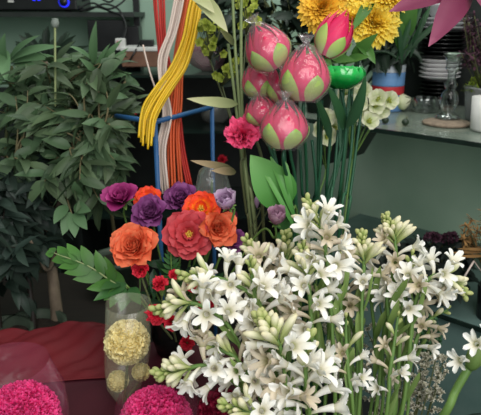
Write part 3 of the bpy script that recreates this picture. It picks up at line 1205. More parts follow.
def carnation(g, M, Rr, n, rng, mat=0, cover=78):
    for i in range(n):
        t = (i + .5) / n
        L = Rr * (.8 + .3 * t)
        a1 = 5 + cover * t ** .8 + rng.uniform(-12, 12)
        petal(g, M, L, Rr * rng.uniform(.7, .95), a1 * .2, a1 * 1.25, rng.uniform(-.3, .5), 'fan', i * 2.39996, Rr * .05, 0, 5, 7, .16, rng, mat, base=.15)


def calyx(g, M, Rr, mat=0):
    lathe(g, [(0, -Rr * .3), (Rr * .14, -Rr * .28), (Rr * .22, -.05 * Rr), (Rr * .26, Rr * .08)], 10, M, mat)
    for k in range(5):
        petal(g, M, Rr * .55, Rr * .25, 55, 95, .1, 'point', k * 1.257, Rr * .16, -Rr * .05, 4, 2, 0, R, mat)


def stemmed(name, head_px, d, facing, Rr, build, mat, label, cat, base, group=None, stem=None, srad=.0024, via=None, center=None, lname='bloom', noc=False):
    c = P(*head_px, d)
    t = thing(name, base, label, cat, group)
    M = frame(c - nrm(facing) * Rr * .35, facing)
    g = G()
    build(g, M)
    part(lname, g, mat, t)
    if not noc:
        g = G()
        calyx(g, M, Rr)
        part('calyx', g, m_stem, t)
    g = G()
    s0 = c - nrm(facing) * Rr * .6
    pts = [s0, s0 - nrm(facing) * Rr * .8 - Z * Rr * .8] + [P(*v) for v in (via or [])] + [np.asarray(base)]
    tube(g, catmull(pts, 6), srad, 6)
    part('stem', g, stem or m_stem, t)
    if center:
        g = G()
        center(g, M)
        part('stamens', g, m_stamen, t)
    return t


def stam(n, L, rr, rng):
    def f(g, M):
        for i in range(n):
            a = i * 2.39996
            q = math.sqrt(i / n)
            p0 = np.array([rr * .3 * q * math.cos(a), rr * .3 * q * math.sin(a), 0])
            p1 = np.array([rr * q * math.cos(a), rr * q * math.sin(a), L])
            tube(g, [p0, (p0 + p1) / 2, p1], [L * .05, L * .05, L * .11], 5, 0, M)
    return f


ra = random.Random(41)
TOCAM = lambda x, z: np.array([x, -1, z])
AF = 'artificial blooms in the dark vase'
stemmed('orange_rose', (134, 246), 1.16, TOCAM(-.15, .75), .048, lambda g, M: rose(g, M, .046, 46, ra, 0, 1., .08), m_orange,
        'large orange rose, lowest of the coloured blooms, above the fern leaves', 'rose', VB + jit(ra, .015), AF)
stemmed('magenta_rose', (121, 198), 1.22, TOCAM(-.2, 1.6), .042, lambda g, M: rose(g, M, .040, 20, ra, 0, 1.0), m_magenta,
        'deep magenta open rose at the left top beside the ficus leaves', 'rose', VB + jit(ra, .015), AF)
stemmed('purple_rose', (150, 213), 1.20, TOCAM(-.1, 1.0), .036, lambda g, M: rose(g, M, .036, 36, ra, 0, 1, .09), m_purple,
        'purple rose between the orange rose and the red-orange bloom', 'rose', VB + jit(ra, .015), AF)
stemmed('orange_bloom', (148, 200), 1.26, TOCAM(-.1, 1.2), .036, lambda g, M: open_bloom(g, M, .036, [(7, 1, .9, 40, 80), (6, .8, .8, 20, 55), (5, .6, .6, 5, 25)], ra), m_fire,
        'orange bloom peeping out behind the left purple rose', 'flower', VB + jit(ra, .015), AF)
stemmed('peony', (189, 234), 1.15, TOCAM(.05, .5), .052, lambda g, M: open_bloom(g, M, .048, [(8, 1.05, .95, 62, 92), (8, .92, .85, 45, 70), (6, .72, .7, 28, 48), (5, .5, .5, 15, 30)], ra), m_redor,
        'large dark red open bloom with a yellow centre', 'flower', VB + jit(ra, .015), AF, center=stam(16, .016, .009, ra))
stemmed('fire_bloom', (201, 208), 1.19, TOCAM(.05, .7), .040, lambda g, M: open_bloom(g, M, .037, [(7, 1.05, .95, 60, 88), (7, .85, .8, 40, 62), (5, .6, .6, 20, 35)], ra), m_fire,
        'bright orange open bloom with a golden yellow centre', 'flower', VB + jit(ra, .015), AF, center=stam(14, .013, .009, ra))
stemmed('orange_rose', (218, 228), 1.16, TOCAM(.35, .5), .034, lambda g, M: rose(g, M, .036, 34, ra, 0, 1, .09), m_orange,
        'smaller orange rose at the right of the dark red bloom', 'rose', VB + jit(ra, .015), AF)
stemmed('purple_rose', (181, 199), 1.25, TOCAM(0, 1.2), .036, lambda g, M: rose(g, M, .036, 36, ra, 0, 1, .09), m_purple,
        'purple rose behind the bright orange bloom, below the cords', 'rose', VB + jit(ra, .015), AF)
stemmed('purple_rose', (233, 241), 1.20, TOCAM(.6, .4), .026, lambda g, M: rose(g, M, .026, 20, ra), m_purple,
        'purple rose low at the right, just above the white tuberoses', 'rose', VB + jit(ra, .015), AF)
stemmed('plum_rose', (221, 212), 1.26, TOCAM(.3, .8), .034, lambda g, M: rose(g, M, .034, 22, ra), m_dpurple,
        'dark plum rose behind the orange blooms, below the mauve flower', 'rose', VB + jit(ra, .015), AF)

# mauve lisianthus
def lisianthus(g, M, Rr):
    for i in range(6):
        petal(g, M, Rr * 1.5, Rr * 1.2, 30, 2 + 12 * (i % 2), .6, 'round', i * 1.047 + .2, .004, 0, 7, 4, .05, ra, 0, .35, .3)
    for i in range(4):
        petal(g, M, Rr * 1.25, Rr * 1.0, 15, -8, .7, 'round', i * 1.57, .003, .002, 7, 4, .05, ra, 0, .35, .3)


stemmed('lisianthus', (228, 205), 1.12, np.array([-.25, -.9, 1]), .024, lambda g, M: lisianthus(g, M, .031), m_mauve,
        'pale mauve cup-shaped flower above the plum rose', 'flower', VB + jit(ra, .015) + [.03, 0, 0], 'mauve flowers')
stemmed('lisianthus', (276, 221), 1.08, np.array([.05, -.6, 1]), .02, lambda g, M: lisianthus(g, M, .026), m_mauved,
        'dusty mauve half-closed flower right of the other blooms', 'flower', VB + jit(ra, .015) + [.03, 0, 0], 'mauve flowers', via=[(255, 237, 1.16)])
for px, py, lab in ((257, 203, 'slim mauve bud, lower of the two buds'), (269, 194, 'slim mauve bud, upper of the two buds')):
    c = P(px, py, 1.24)
    b = VB + jit(ra, .015) + [.03, 0, 0]
    t = thing('lisianthus_bud', b, lab, 'bud', 'mauve flowers')
    g = G()
    spindle(g, frame(c - UP * .012, UP), .028, .0062, 8)
    part('bud', g, m_mauve, t)
    g = G()
    tube(g, catmull([c - UP * .011, c - UP * .04 - RT * .005, b], 6), .0015, 5)
    part('stem', g, m_bstem, t)

# red carnations
RCB = 'small red carnations below the roses'
for (px, py, rr, d, lab, fz) in ((141, 270, .020, 1.16, 'small red carnation directly under the large orange rose', 1.1), (160, 284, .018, 1.13, 'small red carnation with a pale green calyx, near the fern', 1.6),
                                 (174, 275, .013, 1.13, 'smallest red carnation bud right of the green-calyx carnation', 1.8), (157, 314, .022, 1.1, 'red carnation beside the cream yellow sleeve', .6),
                                 (172, 322, .018, 1.08, 'red carnation half hidden by a white tuberose bud cluster', .5), (208, 306, .024, 1.12, 'red carnation behind the left white tuberose flowers', .5),
                                 (193, 287, .014, 1.14, 'red carnation just above the left-leaning white buds', 1.2), (187, 343, .016, 1.1, 'dark red carnation deep in the gap between white flowers', .4)):
    stemmed('red_carnation', (px, py), d, TOCAM(ra.uniform(-.2, .2), fz), rr, lambda g, M, rr=rr: carnation(g, M, rr, 26, ra), m_red, lab, 'carnation', VB + jit(ra, .02), RCB, m_pstem, .0022, noc=True)
    t = bpy.data.objects[-1] if False else None
for o in [o for o in bpy.data.objects if o.name.startswith('red_carnation')]:
    # green tube under each head
    st = [c for c in o.children if c.name.startswith('stem')][0]
    bl_ = [c for c in o.children if c.name.startswith('bloom')][0]
    v = np.array([w.co for w in st.data.vertices][:6]).mean(0)
    v2 = np.array([w.co for w in st.data.vertices][18:24]).mean(0)
    g = G()
    dn = nrm(v2 - v)
    spindle(g, frame(v - dn * .012, dn), .034, .0078, 8, fat=.35)
    o2 = link('calyx', g.mesh('calyx', m_bract), o)

# carnation on a brown stem, above
stemmed('pink_carnation', (243, 135), 1.22, TOCAM(-.1, .7), .036, lambda g, M: carnation(g, M, .040, 46, ra, 0, 84), m_rpink,
        'rose pink carnation on a tall brown stem left of the lotus buds', 'carnation', np.array([bl[0] - .06, bl[1] - .02, .05]), None, m_bstem, .0028,
        via=[(241, 165, 1.24), (246, 210, 1.26), (252, 260, 1.3)])

# leaves in the vase
t = thing('fern_leaf', VB, 'bright green lobed leaf spreading left below the orange rose', 'leaf')
pth = catmull([VB, P(140, 296, 1.2), P(116, 284, 1.16), P(88, 266, 1.14), P(54, 253, 1.14)], 7)
g = G()
tube(g, pth, np.linspace(.0028, .001, len(pth)), 6)
part('midrib', g, m_pstem, t)
g = G()
pinnate(g, pth[12:], 7, .058, .027, 48, (-.1, -.75, .8), 0, .35, .0, ra)
leaf(g, pth[-6], pth[-1] - pth[-6], .05, .022, (0, -.75, .8), .2)
leaf(g, pth[10], pth[-4] - pth[10], .12, .03, (0, -.75, .8), .1, .1)
part('blade', g, m_green, t)
t = thing('fern_leaf', VB + [.005, 0, 0], 'green leaves drooping low beside the cream yellow sleeve', 'leaf')
g = G()
for a, b, w in (((126, 284), (98, 300), .03), ((124, 286), (112, 306), .03), ((130, 288), (138, 304), .028), ((120, 282), (104, 290), .026), ((128, 292), (122, 310), .03)):
    p, q = P(*a, 1.17), P(*b, 1.13)
    leaf(g, p, q - p + Z * .01, np.linalg.norm(q - p) * 1.1, w, (0, -.7, .8), .4, .2, 6, 0)
part('blade', g, m_green2, t)
g = G()
tube(g, catmull([VB, P(140, 300, 1.2), P(126, 285, 1.17)], 6), .0022, 6)
part('stem', g, m_stem, t)
t = thing('fern_leaf', VB + [.01, .005, 0], 'narrow feathery fern frond hanging below the dark red bloom', 'fern')
pth = catmull([VB, P(180, 300, 1.2), P(172, 272, 1.17), P(171, 246, 1.16)], 7)
g = G()
tube(g, pth, .0014, 5)
part('midrib', g, m_stem, t)
g = G()
pinnate(g, pth[6:], 13, .026, .009, 70, (0, -1, .4), 0, .2, .0, ra)
part('blade', g, m_green2, t)
t = thing('leaf_sprig', VB + [.012, .0, 0], 'dark green leaves between the red carnations and the roses', 'leaves')
g = G()
for _ in range(26):
    a = (ra.uniform(128, 215), ra.uniform(262, 330))
    p = P(*a, 1.24)
    leaf(g, p, np.array([ra.uniform(-1, 1), -.3, ra.uniform(-.5, 1)]), ra.uniform(.04, .07), .02, (0, -1, .5), .5, .2, 5, 0)
gs = G()
for x in (140, 165, 190, 205):
    tube(gs, [VB, P(x, 300, 1.25), P(x, 265, 1.25)], .0015, 5)
part('stem', gs, m_stem, t)
part('foliage', g, m_dgreen, t)

# ------------------------------------------------------------------ lotus buds and their neighbours
BLB = np.array([bl[0], bl[1], .05])
rl = random.Random(51)


def lotus(base_px, tip_px, d, Rr, label, wrapped=True, mat=None, lean=.02, group='pink lotus buds', via=(), open_=0.):
    b, tp = P(*base_px, d), P(*tip_px, d - lean)
    H = np.linalg.norm(tp - b)
    M = frame(b, tp - b, (1, -.2, 0))
    root = BLB + jit(rl, .06)
    t = thing('lotus_bud', root, label, 'lotus bud', group)
    mp = mat or m_lotus
    g = G()
    for i in range(5):
        budpetal(g, M, Rr * .82, H * 1.02, i * 1.2566 + .5, .85, 1, 0, 0, 9, 6, .25)
    for i in range(5):
        budpetal(g, M, Rr * .88, H * 1.0, i * 1.2566 + 1.1, .62, .93 - .06 * (i % 2), .0024, 0, 9, 6, .12, flare=.006)
    for i in range(4):
        budpetal(g, M, Rr * .90, H * 1.0, i * 1.5708 + .2 + rl.uniform(-.15, .15), .56, .80 - .08 * (i % 2), .0042, 0, 9, 6, .08, flare=.006)
    part('petals', g, mp, t)
    g = G()
    for i in range(5):
        budpetal(g, M, Rr * .96, H, i * 1.2566 + .35 + rl.uniform(-.1, .1), .50, .46 + .10 * (i % 2), .0046, 0, 8, 6, 0., flare=.0015)
    part('sepals', g, m_sepal, t)
    g = G()
    ax = nrm(tp - b)
    pts = [b + ax * .004, b - ax * .02 - Z * .01] + [P(*v) for v in via] + [root]
    tube(g, catmull(pts, 7), .0035, 7)
    part('stem', g, m_dstem, t)
    if wrapped:
        g = G()
        prof = []
        for i in range(13):
            s = i / 12
            r = Rr * 1.07 * math.sin(PI * min(1, .10 + .80 * s) ** .8) + .003
            prof.append((r, H * (s * 1.06 - .03)))
        prof += [(.006, H * 1.06), (.009, H * 1.12), (.015, H * 1.2), (.017, H * 1.23)]
        lathe(g, prof, 22, M, wob=.035, rng=rl)
        part('plastic_wrap', g, m_wrap, t)
    return t


lotus((277, 68), (256, 26), 1.14, .041, 'upper left wrapped pink lotus bud tilting left', via=[(290, 150, 1.2), (296, 240, 1.3)])
lotus((304, 101), (306, 47), 1.12, .045, 'wrapped pink lotus bud at the right of the cluster, closest one', via=[(306, 160, 1.2), (308, 240, 1.3)])
lotus((284, 148), (285, 102), 1.10, .042, 'wrapped pink lotus bud lowest in the cluster', via=[(290, 190, 1.2), (294, 240, 1.3)])
lotus((262, 98), (256, 62), 1.24, .034, 'wrapped pink lotus bud half hidden behind the upper left bud', via=[(278, 170, 1.26), (288, 240, 1.32)])
lotus((282, 102), (276, 66), 1.22, .026, 'small deep pink lotus bud in the middle of the cluster', True, m_lotusd, via=[(286, 170, 1.26), (300, 240, 1.32)])
lotus((264, 124), (258, 96), 1.22, .032, 'wrapped pink lotus bud behind the lowest bud', via=[(280, 180, 1.26), (290, 240, 1.32)])
lotus((324, 56), (347, 10), 1.24, .036, 'unwrapped pink lotus bud tilting right under the yellow flowers', False, None, via=[(318, 150, 1.3), (316, 240, 1.35)])

# extra bare stems in the bunch
for i, (a, b, c, lab) in enumerate((((300, 150), (302, 190), (304, 245), 'leftmost bare green stem of the lotus bunch'), ((322, 100), (320, 170), (314, 245), 'bare green stem below the unwrapped lotus bud'),
                               ((331, 128), (327, 180), (322, 245), 'bare green stem beneath the green foil cup'), ((312, 140), (316, 190), (310, 245), 'bare green stem in the middle of the lotus bunch'))):
    root = BLB + jit(rl, .06)
    g = G()
    tube(g, catmull([P(*a, 1.22), P(*b, 1.25), P(*c, 1.33), root], 7), .0034, 7)
    tag(link('green_stem', g.mesh('green_stem', m_dstem)), lab, 'stem', 'bare green stems')

# green foil cup
root = BLB + jit(rl, .04)
t = thing('foil_cup_flower', root, 'shiny green foil cup on a stem beside the lotus buds', 'flower')
g = G()
M = frame(P(341, 89, 1.2), np.array([.03, .14, 1.0]))
for k in range(11):
    budpetal(g, M, .046, .075, k * 2 * PI / 11, .40, .62, .001 * (k % 2), 0, 7, 4, 0)
lathe(g, [(.012, .003), (.028, .014), (.038, .03), (.040, .044), (.020, .040), (0, .038)], 22, M)
part('cup', g, m_foil, t)
g = G()
tube(g, catmull([P(341, 90, 1.2), P(346, 125, 1.22), P(340, 190, 1.26), P(332, 245, 1.34), root], 7), .0034, 7)
part('stem', g, m_dstem, t)
g = G()
for a, b, w in (((346, 128), (369, 76), .044), ((343, 130), (330, 84), .036), ((330, 140), (316, 92), .030)):
    p, q = P(*a, 1.21), P(*b, 1.17)
    leaf(g, p, q - p, np.linalg.norm(q - p), w, (.3, -1, .2), .15, .35, 7, 0, .5)
part('leaf', g, m_dgreen, t)
for i, pts in enumerate((((352, 95), (352, 140), (346, 190), (338, 245)), ((362, 104), (356, 150), (350, 195), (342, 245)), ((338, 130), (334, 180), (328, 245)))):
    root = BLB + jit(rl, .05)
    g = G()
    tube(g, catmull([P(*q, 1.24) for q in pts] + [root], 7), .0032, 7)
    tag(link('green_stem', g.mesh('green_stem', m_dstem)),
        ['bare green stem crossing behind the foil cup leaf', 'rightmost bare green stem of the bunch', 'bare green stem just left of the foil cup stem'][i], 'stem', 'bare green stems')

# glossy lily leaf
root = BLB + jit(rl, .04)
t = thing('lily_leaf', root, 'broad glossy light green leaf under the lowest lotus bud', 'leaf')
g = G()
p, q = P(289, 206, 1.17), P(252, 157, 1.13)
leaf(g, p, q - p, np.linalg.norm(q - p) * 1.02, .088, (.1, -1, .1), .2, .12, 9, 0, 0)
part('blade', g, m_lilyleaf, t)
g = G()
for a, b, w in (((296, 222), (274, 156), .014), ((298, 235), (266, 168), .010), ((292, 205), (286, 160), .014)):
    p, q = P(*a, 1.16), P(*b, 1.13)
    leaf(g, p, q - p, np.linalg.norm(q - p), w, (.3, -1, .3), .3, .2, 8, 0, 0, shape='strap')
part('narrow_blade', g, m_lilyleaf, t)
g = G()
tube(g, catmull([P(291, 208, 1.17), P(298, 250, 1.25), root], 6), .003, 6)
part('stem', g, m_stem, t)
t = thing('small_leaf_sprig', BLB + jit(rl, .04), 'small leafy sprig low behind the centre tuberose', 'leaves')
g = G()
for (px, py, dx, dy) in ((290, 225, -14, -2), (294, 228, 10, -8), (286, 232, -6, 12), (298, 236, 8, 8), (284, 222, 4, -12)):
    p, q = P(px, py, 1.2), P(px + dx, py + dy, 1.17)
    leaf(g, p, q - p, .045, .03, (0, -1, .4), .4, .15, 6)
part('foliage', g, m_green2, t)
g = G()
tube(g, catmull([P(290, 226, 1.2), P(292, 250, 1.25), np.array(t.location)], 6), .002, 5)
part('stem', g, m_stem, t)

# tall stalks with fading leaves, left of the lotus
t = thing('tall_stalk', BLB + [-.06, .02, 0], 'tall pale green stalks with faded cream and withered leaves', 'stalk')
for pts in (((232, -30), (234, 30), (239, 100), (244, 160), (252, 240)), ((242, -30), (241, 30), (242, 110), (247, 180), (256, 240)), ((228, 44), (234, 90), (240, 140), (248, 200), (256, 245)), ((248, 120), (262, 160), (262, 200), (264, 245))):
    g = G()
    tube(g, catmull([P(*q, 1.3) for q in pts] + [BLB + [-.05 + rl.uniform(-.02, .02), .02, 0]], 7), .0036, 7)
    part('stem', g, m_pstem if pts[0][1] < 60 else m_bstem, t)
for mat, lst in ((m_paleleaf, [((196, -6), (226, 23), .04, .5), ((190, -10), (212, 6), .035, .4), ((238, 104), (184, 102), .026, -.35)]), (m_brownleaf, [((232, 168), (188, 162), .018, -.3), ((236, 172), (214, 170), .02, .2)]),
                 (m_bstem, [((234, 44), (222, 30), .02, .2), ((246, 62), (262, 30), .014, .1)])):
    for a, b, w, dr in lst:
        g = G()
        p, q = P(*a, 1.29), P(*b, 1.24)
        leaf(g, p, q - p, np.linalg.norm(q - p) * 1.03, w, (.1, -1, .5), dr, .25, 8, 0, 0, .1)
        part('leaf', g, mat, t)

# lime floret sprays
rm = random.Random(61)
for i, (cx, cy, rx, ry, n, lab) in enumerate(((210, 38, 14, 16, 26, 'lime green floret cluster between the yellow cords and the tall stalks'), (246, 12, 12, 16, 16, 'lime green florets behind the tops of the tall stalks'),
                                              (222, 70, 14, 10, 12, 'dull lime florets low beside the tall stalks'))):
    root = BLB + [-.07 + .01 * i, .04, 0]
    t = thing('lime_flower', root, lab, 'flower', 'lime green florets')
    g, gs = G(), G()
    for _ in range(n):
        c = P(cx + rm.uniform(-rx, rx), cy + rm.uniform(-ry, ry), 1.42 + rm.uniform(-.04, .04))
        M = frame(c, np.array([rm.uniform(-.8, .8), -1, rm.uniform(-.3, 1)]))
        for k in range(5):
            petal(g, M, .013, .013, 30, 80, .3, 'round', k * 1.257, .001, 0, 3, 3, .05, rm)
        tube(gs, [c, P(cx, cy + ry + 6, 1.44)], .0009, 4)
    part('blossoms', g, m_lime, t)
    tube(gs, catmull([P(cx, cy + ry + 6, 1.44), P(240, 150, 1.42), P(258, 245, 1.44), root], 7), .0022, 6)
    part('stem', gs, m_bstem, t)

# yellow chrysanthemums
def mum(g, M, Rr, n, rng):
    for i in range(n):
        t = (i + .5) / n
        a = 4 + 92 * t ** .75
        petal(g, M, Rr * (.72 + .35 * t) * rng.uniform(.9, 1.1), Rr * .25, a * .6, a * 1.1 + rng.uniform(-10, 10), .35, 'strap', i * 2.39996, Rr * .08 * t, 0, 5, 2, 0, rng, 0, base=.5)


for (px, py, rr, fx, fz, mat, lab) in ((322, 6, .060, -.3, .3, m_yeloc, 'golden chrysanthemum at the left, darkest of the yellow blooms'), (352, 16, .060, .0, .8, m_yellow, 'yellow chrysanthemum directly above the unwrapped lotus bud'),
                                       (376, 20, .066, .3, .4, m_yellow, 'brightest yellow chrysanthemum, right one, tilting down'), (345, -14, .06, 0, .7, m_yellow, 'yellow chrysanthemum cut off by the top of the picture'),
                                       (388, -8, .06, .5, .6, m_yellow, 'yellow chrysanthemum at the upper right beside the broad leaf')):
    stemmed('chrysanthemum', (px, py), 1.42, TOCAM(fx, fz), rr, lambda g, M, rr=rr: mum(g, M, rr, 190, rm), mat, lab, 'chrysanthemum', BLB + [.05, .05, 0] + jit(rm, .03), 'yellow chrysanthemums', m_dstem, .003,
            via=[(340, 150, 1.44), (322, 245, 1.44)])
t = thing('chrysanthemum_leaves', BLB + [.06, .06, 0], 'green leaves below and beside the yellow chrysanthemums', 'leaves')
g = G()
for a, b, w in (((352, 60), (372, 36), .035), ((358, 40), (374, 56), .035), ((320, 60), (350, 56), .035), ((310, 44), (330, 60), .035), ((344, 62), (364, 54), .03), ((372, 0), (356, 22), .03), ((330, 64), (310, 50), .03),
                ((348, 62), (324, 48), .04)):
    p, q = P(*a, 1.42), P(*b, 1.36)
    leaf(g, p, q - p, np.linalg.norm(q - p) * 1.1, w, (0, -1, .7), .4, .2, 7)
part('foliage', g, m_green, t)
g = G()
tube(g, catmull([P(352, 66, 1.42), P(342, 150, 1.44), P(324, 245, 1.44), np.array(t.location)], 7), .003, 6)
part('stem', g, m_dstem, t)
g = G()
for a, b, w, m in (((398, 44), (414, 2), .055, 0), ((404, 54), (396, 12), .04, 0)):
    p, q = P(*a, 1.5), P(*b, 1.44)
    leaf(g, p, q - p, np.linalg.norm(q - p) * 1.15, w, (0, -1, .6), .2, .15, 8)
part('broad_leaf', g, m_green, t)
g = G()
for a, b in (((398, 58), (424, 4)), ((404, 60), (432, 6)), ((396, 62), (412, 20)), ((410, 58), (426, 14)), ((402, 64), (400, 26)), ((400, 56), (440, 20))):
    p, q = P(*a, 1.5), P(*b, 1.45)
    leaf(g, p, q - p, np.linalg.norm(q - p), .014, (.2, -1, .5), .2, .3, 6, shape='strap')
p = P(400, 60, 1.5)
tube(g, catmull([p, P(384, 52, 1.5), P(366, 60, 1.5), P(350, 110, 1.48), np.array(t.location)], 6), .003, 6)
part('grass_blade', g, m_dgreen, t)

# cream florets in front of the shelf
rh = random.Random(71)
for i, (lst, lab, via) in enumerate(((((352, 82), (362, 92), (378, 100), (374, 106), (358, 104), (380, 110), (350, 110), (366, 114), (346, 96), (388, 101), (364, 118), (356, 113), (348, 104), (368, 122)), 'cream and green floret cluster beside the stacked blue rolls', (352, 160)),
                                    (((324, 118), (334, 128), (326, 136), (340, 118), (318, 128)), 'cream floret cluster partly hidden behind the green stems', (326, 170)))):
    root = BLB + [.07, .06, 0] + jit(rh, .02)
    t = thing('hydrangea', root, lab, 'hydrangea', 'cream floret clusters')
    gs = G()
    hub = P(*via, 1.56)
    for (px, py) in lst:
        c = P(px, py, 1.52 + rh.uniform(-.03, .03))
        M = frame(c, np.array([rh.uniform(-.5, .6), -1, rh.uniform(-.1, .8)]), roll=rh.uniform(0, 3))
        g = G()
        for k in range(5):
            petal(g, M, .027, .030, 45, 78, .45, 'round', k * 1.257, .002, 0, 5, 4, .05, rh, 0, .35, .3)
        f = part('floret', g, m_creamfl, t)
        g = G()
        for k in range(9):
            a = k * 2.4
            q = .006 * math.sqrt(k / 9)
            tube(g, [(q * math.cos(a), q * math.sin(a), .002), (q * 1.3 * math.cos(a), q * 1.3 * math.sin(a), .010)], [.0015, .0022], 5, 0, M)
        o = link('floret_centre', g.mesh('floret_centre', m_lime, True, np.array(t.location)), f)
        tube(gs, [c, (c + hub) / 2 + np.array([0, .02, -.01]), hub], .0014, 5)
    tube(gs, catmull([hub, P(via[0] - 10, 245, 1.5), root], 6), .0028, 6)
    part('stem', gs, m_stem, t)

# ------------------------------------------------------------------ pink lily, upper right
rt = np.array([by[0], by[1], .05])
t = thing('lily', rt, 'dusky pink lily with long drooping petals at the upper right', 'lily')
c = P(474, -26, 1.16)
for tipx, tipy, w, dd, dr in ((436, 48, .060, -.05, .28), (396, 22, .055, .0, .15), (488, 26, .05, -.04, .12), (490, -84, .05, .0, .3), (430, -84, .05, .0, .3), (530, -50, .04, .02, .3)):
    q = P(tipx, tipy, 1.14 + dd)
    g = G()
    leaf(g, c, q - c + np.array([0, -.02, .03]), np.linalg.norm(q - c) * 1.06, w, (0, -1, .25), dr, -.22, 12, 0, 0, .16, rng=rm)
    part('petal', g, m_lily, t)
g = G()
for k in range(6):
    tube(g, [c, c + np.array([.02 * math.cos(k), -.03, .02 * math.sin(k) + .01]), c + np.array([.03 * math.cos(k), -.05, .03 * math.sin(k) + .02])], [.001, .001, .003], 5)
part('stamens', g, m_stamen, t)
g = G()
tube(g, catmull([c + np.array([0, .01, 0]), P(492, -24, 1.22), P(518, 10, 1.25), P(520, 200, 1.25), rt], 8), .004, 7)
part('stem', g, m_stem, t)

# ------------------------------------------------------------------ things on the right-hand shelf
def roll_of(px, pyb, d, r, h, z, mat, label):
    c = Pz(px, pyb, ZS)
    t = thing('ribbon_roll', (c[0], c[1], z), label, 'roll', 'stacked round rolls')
    g = G()
    prof = [(r * .45, 0), (r * .97, 0), (r, h * .08)]
    for k in range(1, 6):
        prof += [(r * (.975 if k % 2 else 1.), h * (.08 + .84 * k / 6))]
    prof += [(r, h * .94), (r * .97, h), (r * .45, h), (r * .45, 0)]
    lathe(g, prof, 28, T(c[0], c[1], z))
    part('winding', g, mat, t)
    return c


zz = ZS + .001
kpx = 2.4 / 580
for (h, mat, lab) in ((16, m_tapebd, 'steel blue roll at the bottom of the stack on the shelf'), (8, m_taper, 'red roll in the middle of the blue stack'), (13, m_tapeb, 'light blue roll above the red roll'),
                      (7, m_tapew, 'white roll on top of the blue and red stack')):
    H = h * kpx
    roll_of(386, 110, 0, .066, H, zz, mat, lab)
    zz += H + .0006

pc = Pz(436, 107, ZS)


def plate(z, r, h, mat, label, group, cat='plate', name='plate'):
    g = G()
    prof = [(0, .001), (r * .55, .001), (r * .6, .0), (r * .95, h * .8), (r, h * .92), (r * .995, h), (r * .93, h * .93), (r * .58, h * .22), (0, h * .18)]
    lathe(g, prof, 40, T(pc[0], pc[1], z))
    o = link(name, g.mesh(name, mat))
    tag(o, label, cat, group)


ordn = ['lowest', 'second lowest', 'third from the bottom', 'fourth from the bottom', 'fifth from the bottom', 'sixth from the bottom', 'seventh from the bottom', 'eighth from the bottom']
z = ZS + .001
sets = [(7, 'black', m_blackp, .078, 'black plate under the white saucers, %s of the seven there', 'black plates below the white saucers'),
        (5, 'white', m_whitep, .084, 'white saucer of the lower white stack, %s of the five', 'white saucers in the middle of the plate stack'),
        (7, 'black', m_blackp, .096, 'black plate above the white saucers, %s of the seven', 'black plates above the white saucers'),
        (3, 'white', m_greyp, .102, 'pale grey plate above the black plates, %s of the three', 'pale plates near the top')]
for n, cn, mat, r, lab, grp in sets:
    for k in range(n):
        plate(z, r, .021, mat, lab % ordn[k], grp)
        z += .0158 if cn == 'black' else .0172
plate(z + .002, .09, .055, m_greyp, 'grey bowl on top of the plate stack', None, 'bowl', 'bowl')

# glass dish
gc = Pz(425, 112, ZS)
t = thing('glass_dish', (gc[0], gc[1], ZS), 'small clear glass dish in front of the plate stack', 'dish')
g = G()
lathe(g, [(0, .002), (.045, .002), (.052, .01), (.056, .058), (.052, .058), (.048, .012), (0, .008)], 12, T(gc[0], gc[1], ZS))
part('bowl', g, m_glass, t)
# coaster and candlestick
cc = Pz(446, 124.5, ZS)
t = thing('coaster', (cc[0], cc[1], ZS), 'round brown woven mat under the glass candlestick', 'mat')
g = G()
lathe(g, [(0, .001), (.08, .001), (.085, .006), (.08, .012), (.045, .016), (0, .016)], 36, T(cc[0], cc[1], ZS), wob=.01)
part('disc', g, m_coaster, t)
t = thing('candlestick', (cc[0], cc[1], ZS + .017), 'clear glass candlestick with a bulbous stem on the brown mat', 'candlestick')
cc2 = cc + np.array([.012, .03, 0])
zt0 = ZS + .0165
k = 1.0
base = [(0, .001), (.042, .001), (.044, .006), (.03, .016), (.018, .024)]
stemp = [(.018, .024), (.028, .045), (.032, .065), (.027, .09), (.015, .105), (.022, .118), (.022, .126), (.013, .138), (.014, .165)]
cup = [(.014, .165), (.025, .180), (.022, .19), (.026, .212), (.036, .228), (.033, .230), (.02, .205), (0, .2)]
for nm, pr in (('base', base), ('stem', stemp), ('cup', cup)):
    g = G()
    lathe(g, [(r * 1.05, q) for r, q in pr], 16, T(cc2[0], cc2[1], zt0))
    part(nm, g, m_glass, t)
# metal pot with purple dried flowers
mc = Pz(478, 120, ZS)
t = thing('metal_pot', (mc[0], mc[1], ZS), 'ribbed grey metal pot with green moss and dried purple flowers', 'pot')
g = G()
prof = [(0, .002), (.046, .002)]
for k in range(9):
    prof.append((.048 + .012 * k / 8 + (.0015 if k % 2 else 0), .006 + .105 * k / 8))
prof += [(.064, .118), (.064, .124), (.058, .124), (.05, .08), (0, .078)]
lathe(g, prof, 28, T(mc[0], mc[1], ZS))
part('body', g, m_metal, t)
g = G()
rp2 = random.Random(81)
for _ in range(240):
    a, q = rp2.uniform(0, 6.28), math.sqrt(rp2.uniform(0, 1)) * .064
    c = np.array([mc[0] + q * math.cos(a), mc[1] + q * math.sin(a), ZS + .10 + .05 * (1 - (q / .064) ** 2) + rp2.uniform(0, .015)])
    leaf(g, c, np.array([rp2.uniform(-1, 1), rp2.uniform(-1, 1), rp2.uniform(.2, 1)]), .02, .008, (0, 0, 1), .5, .1, 3)
part('moss', g, m_moss, t)
g = G()
gs = G()
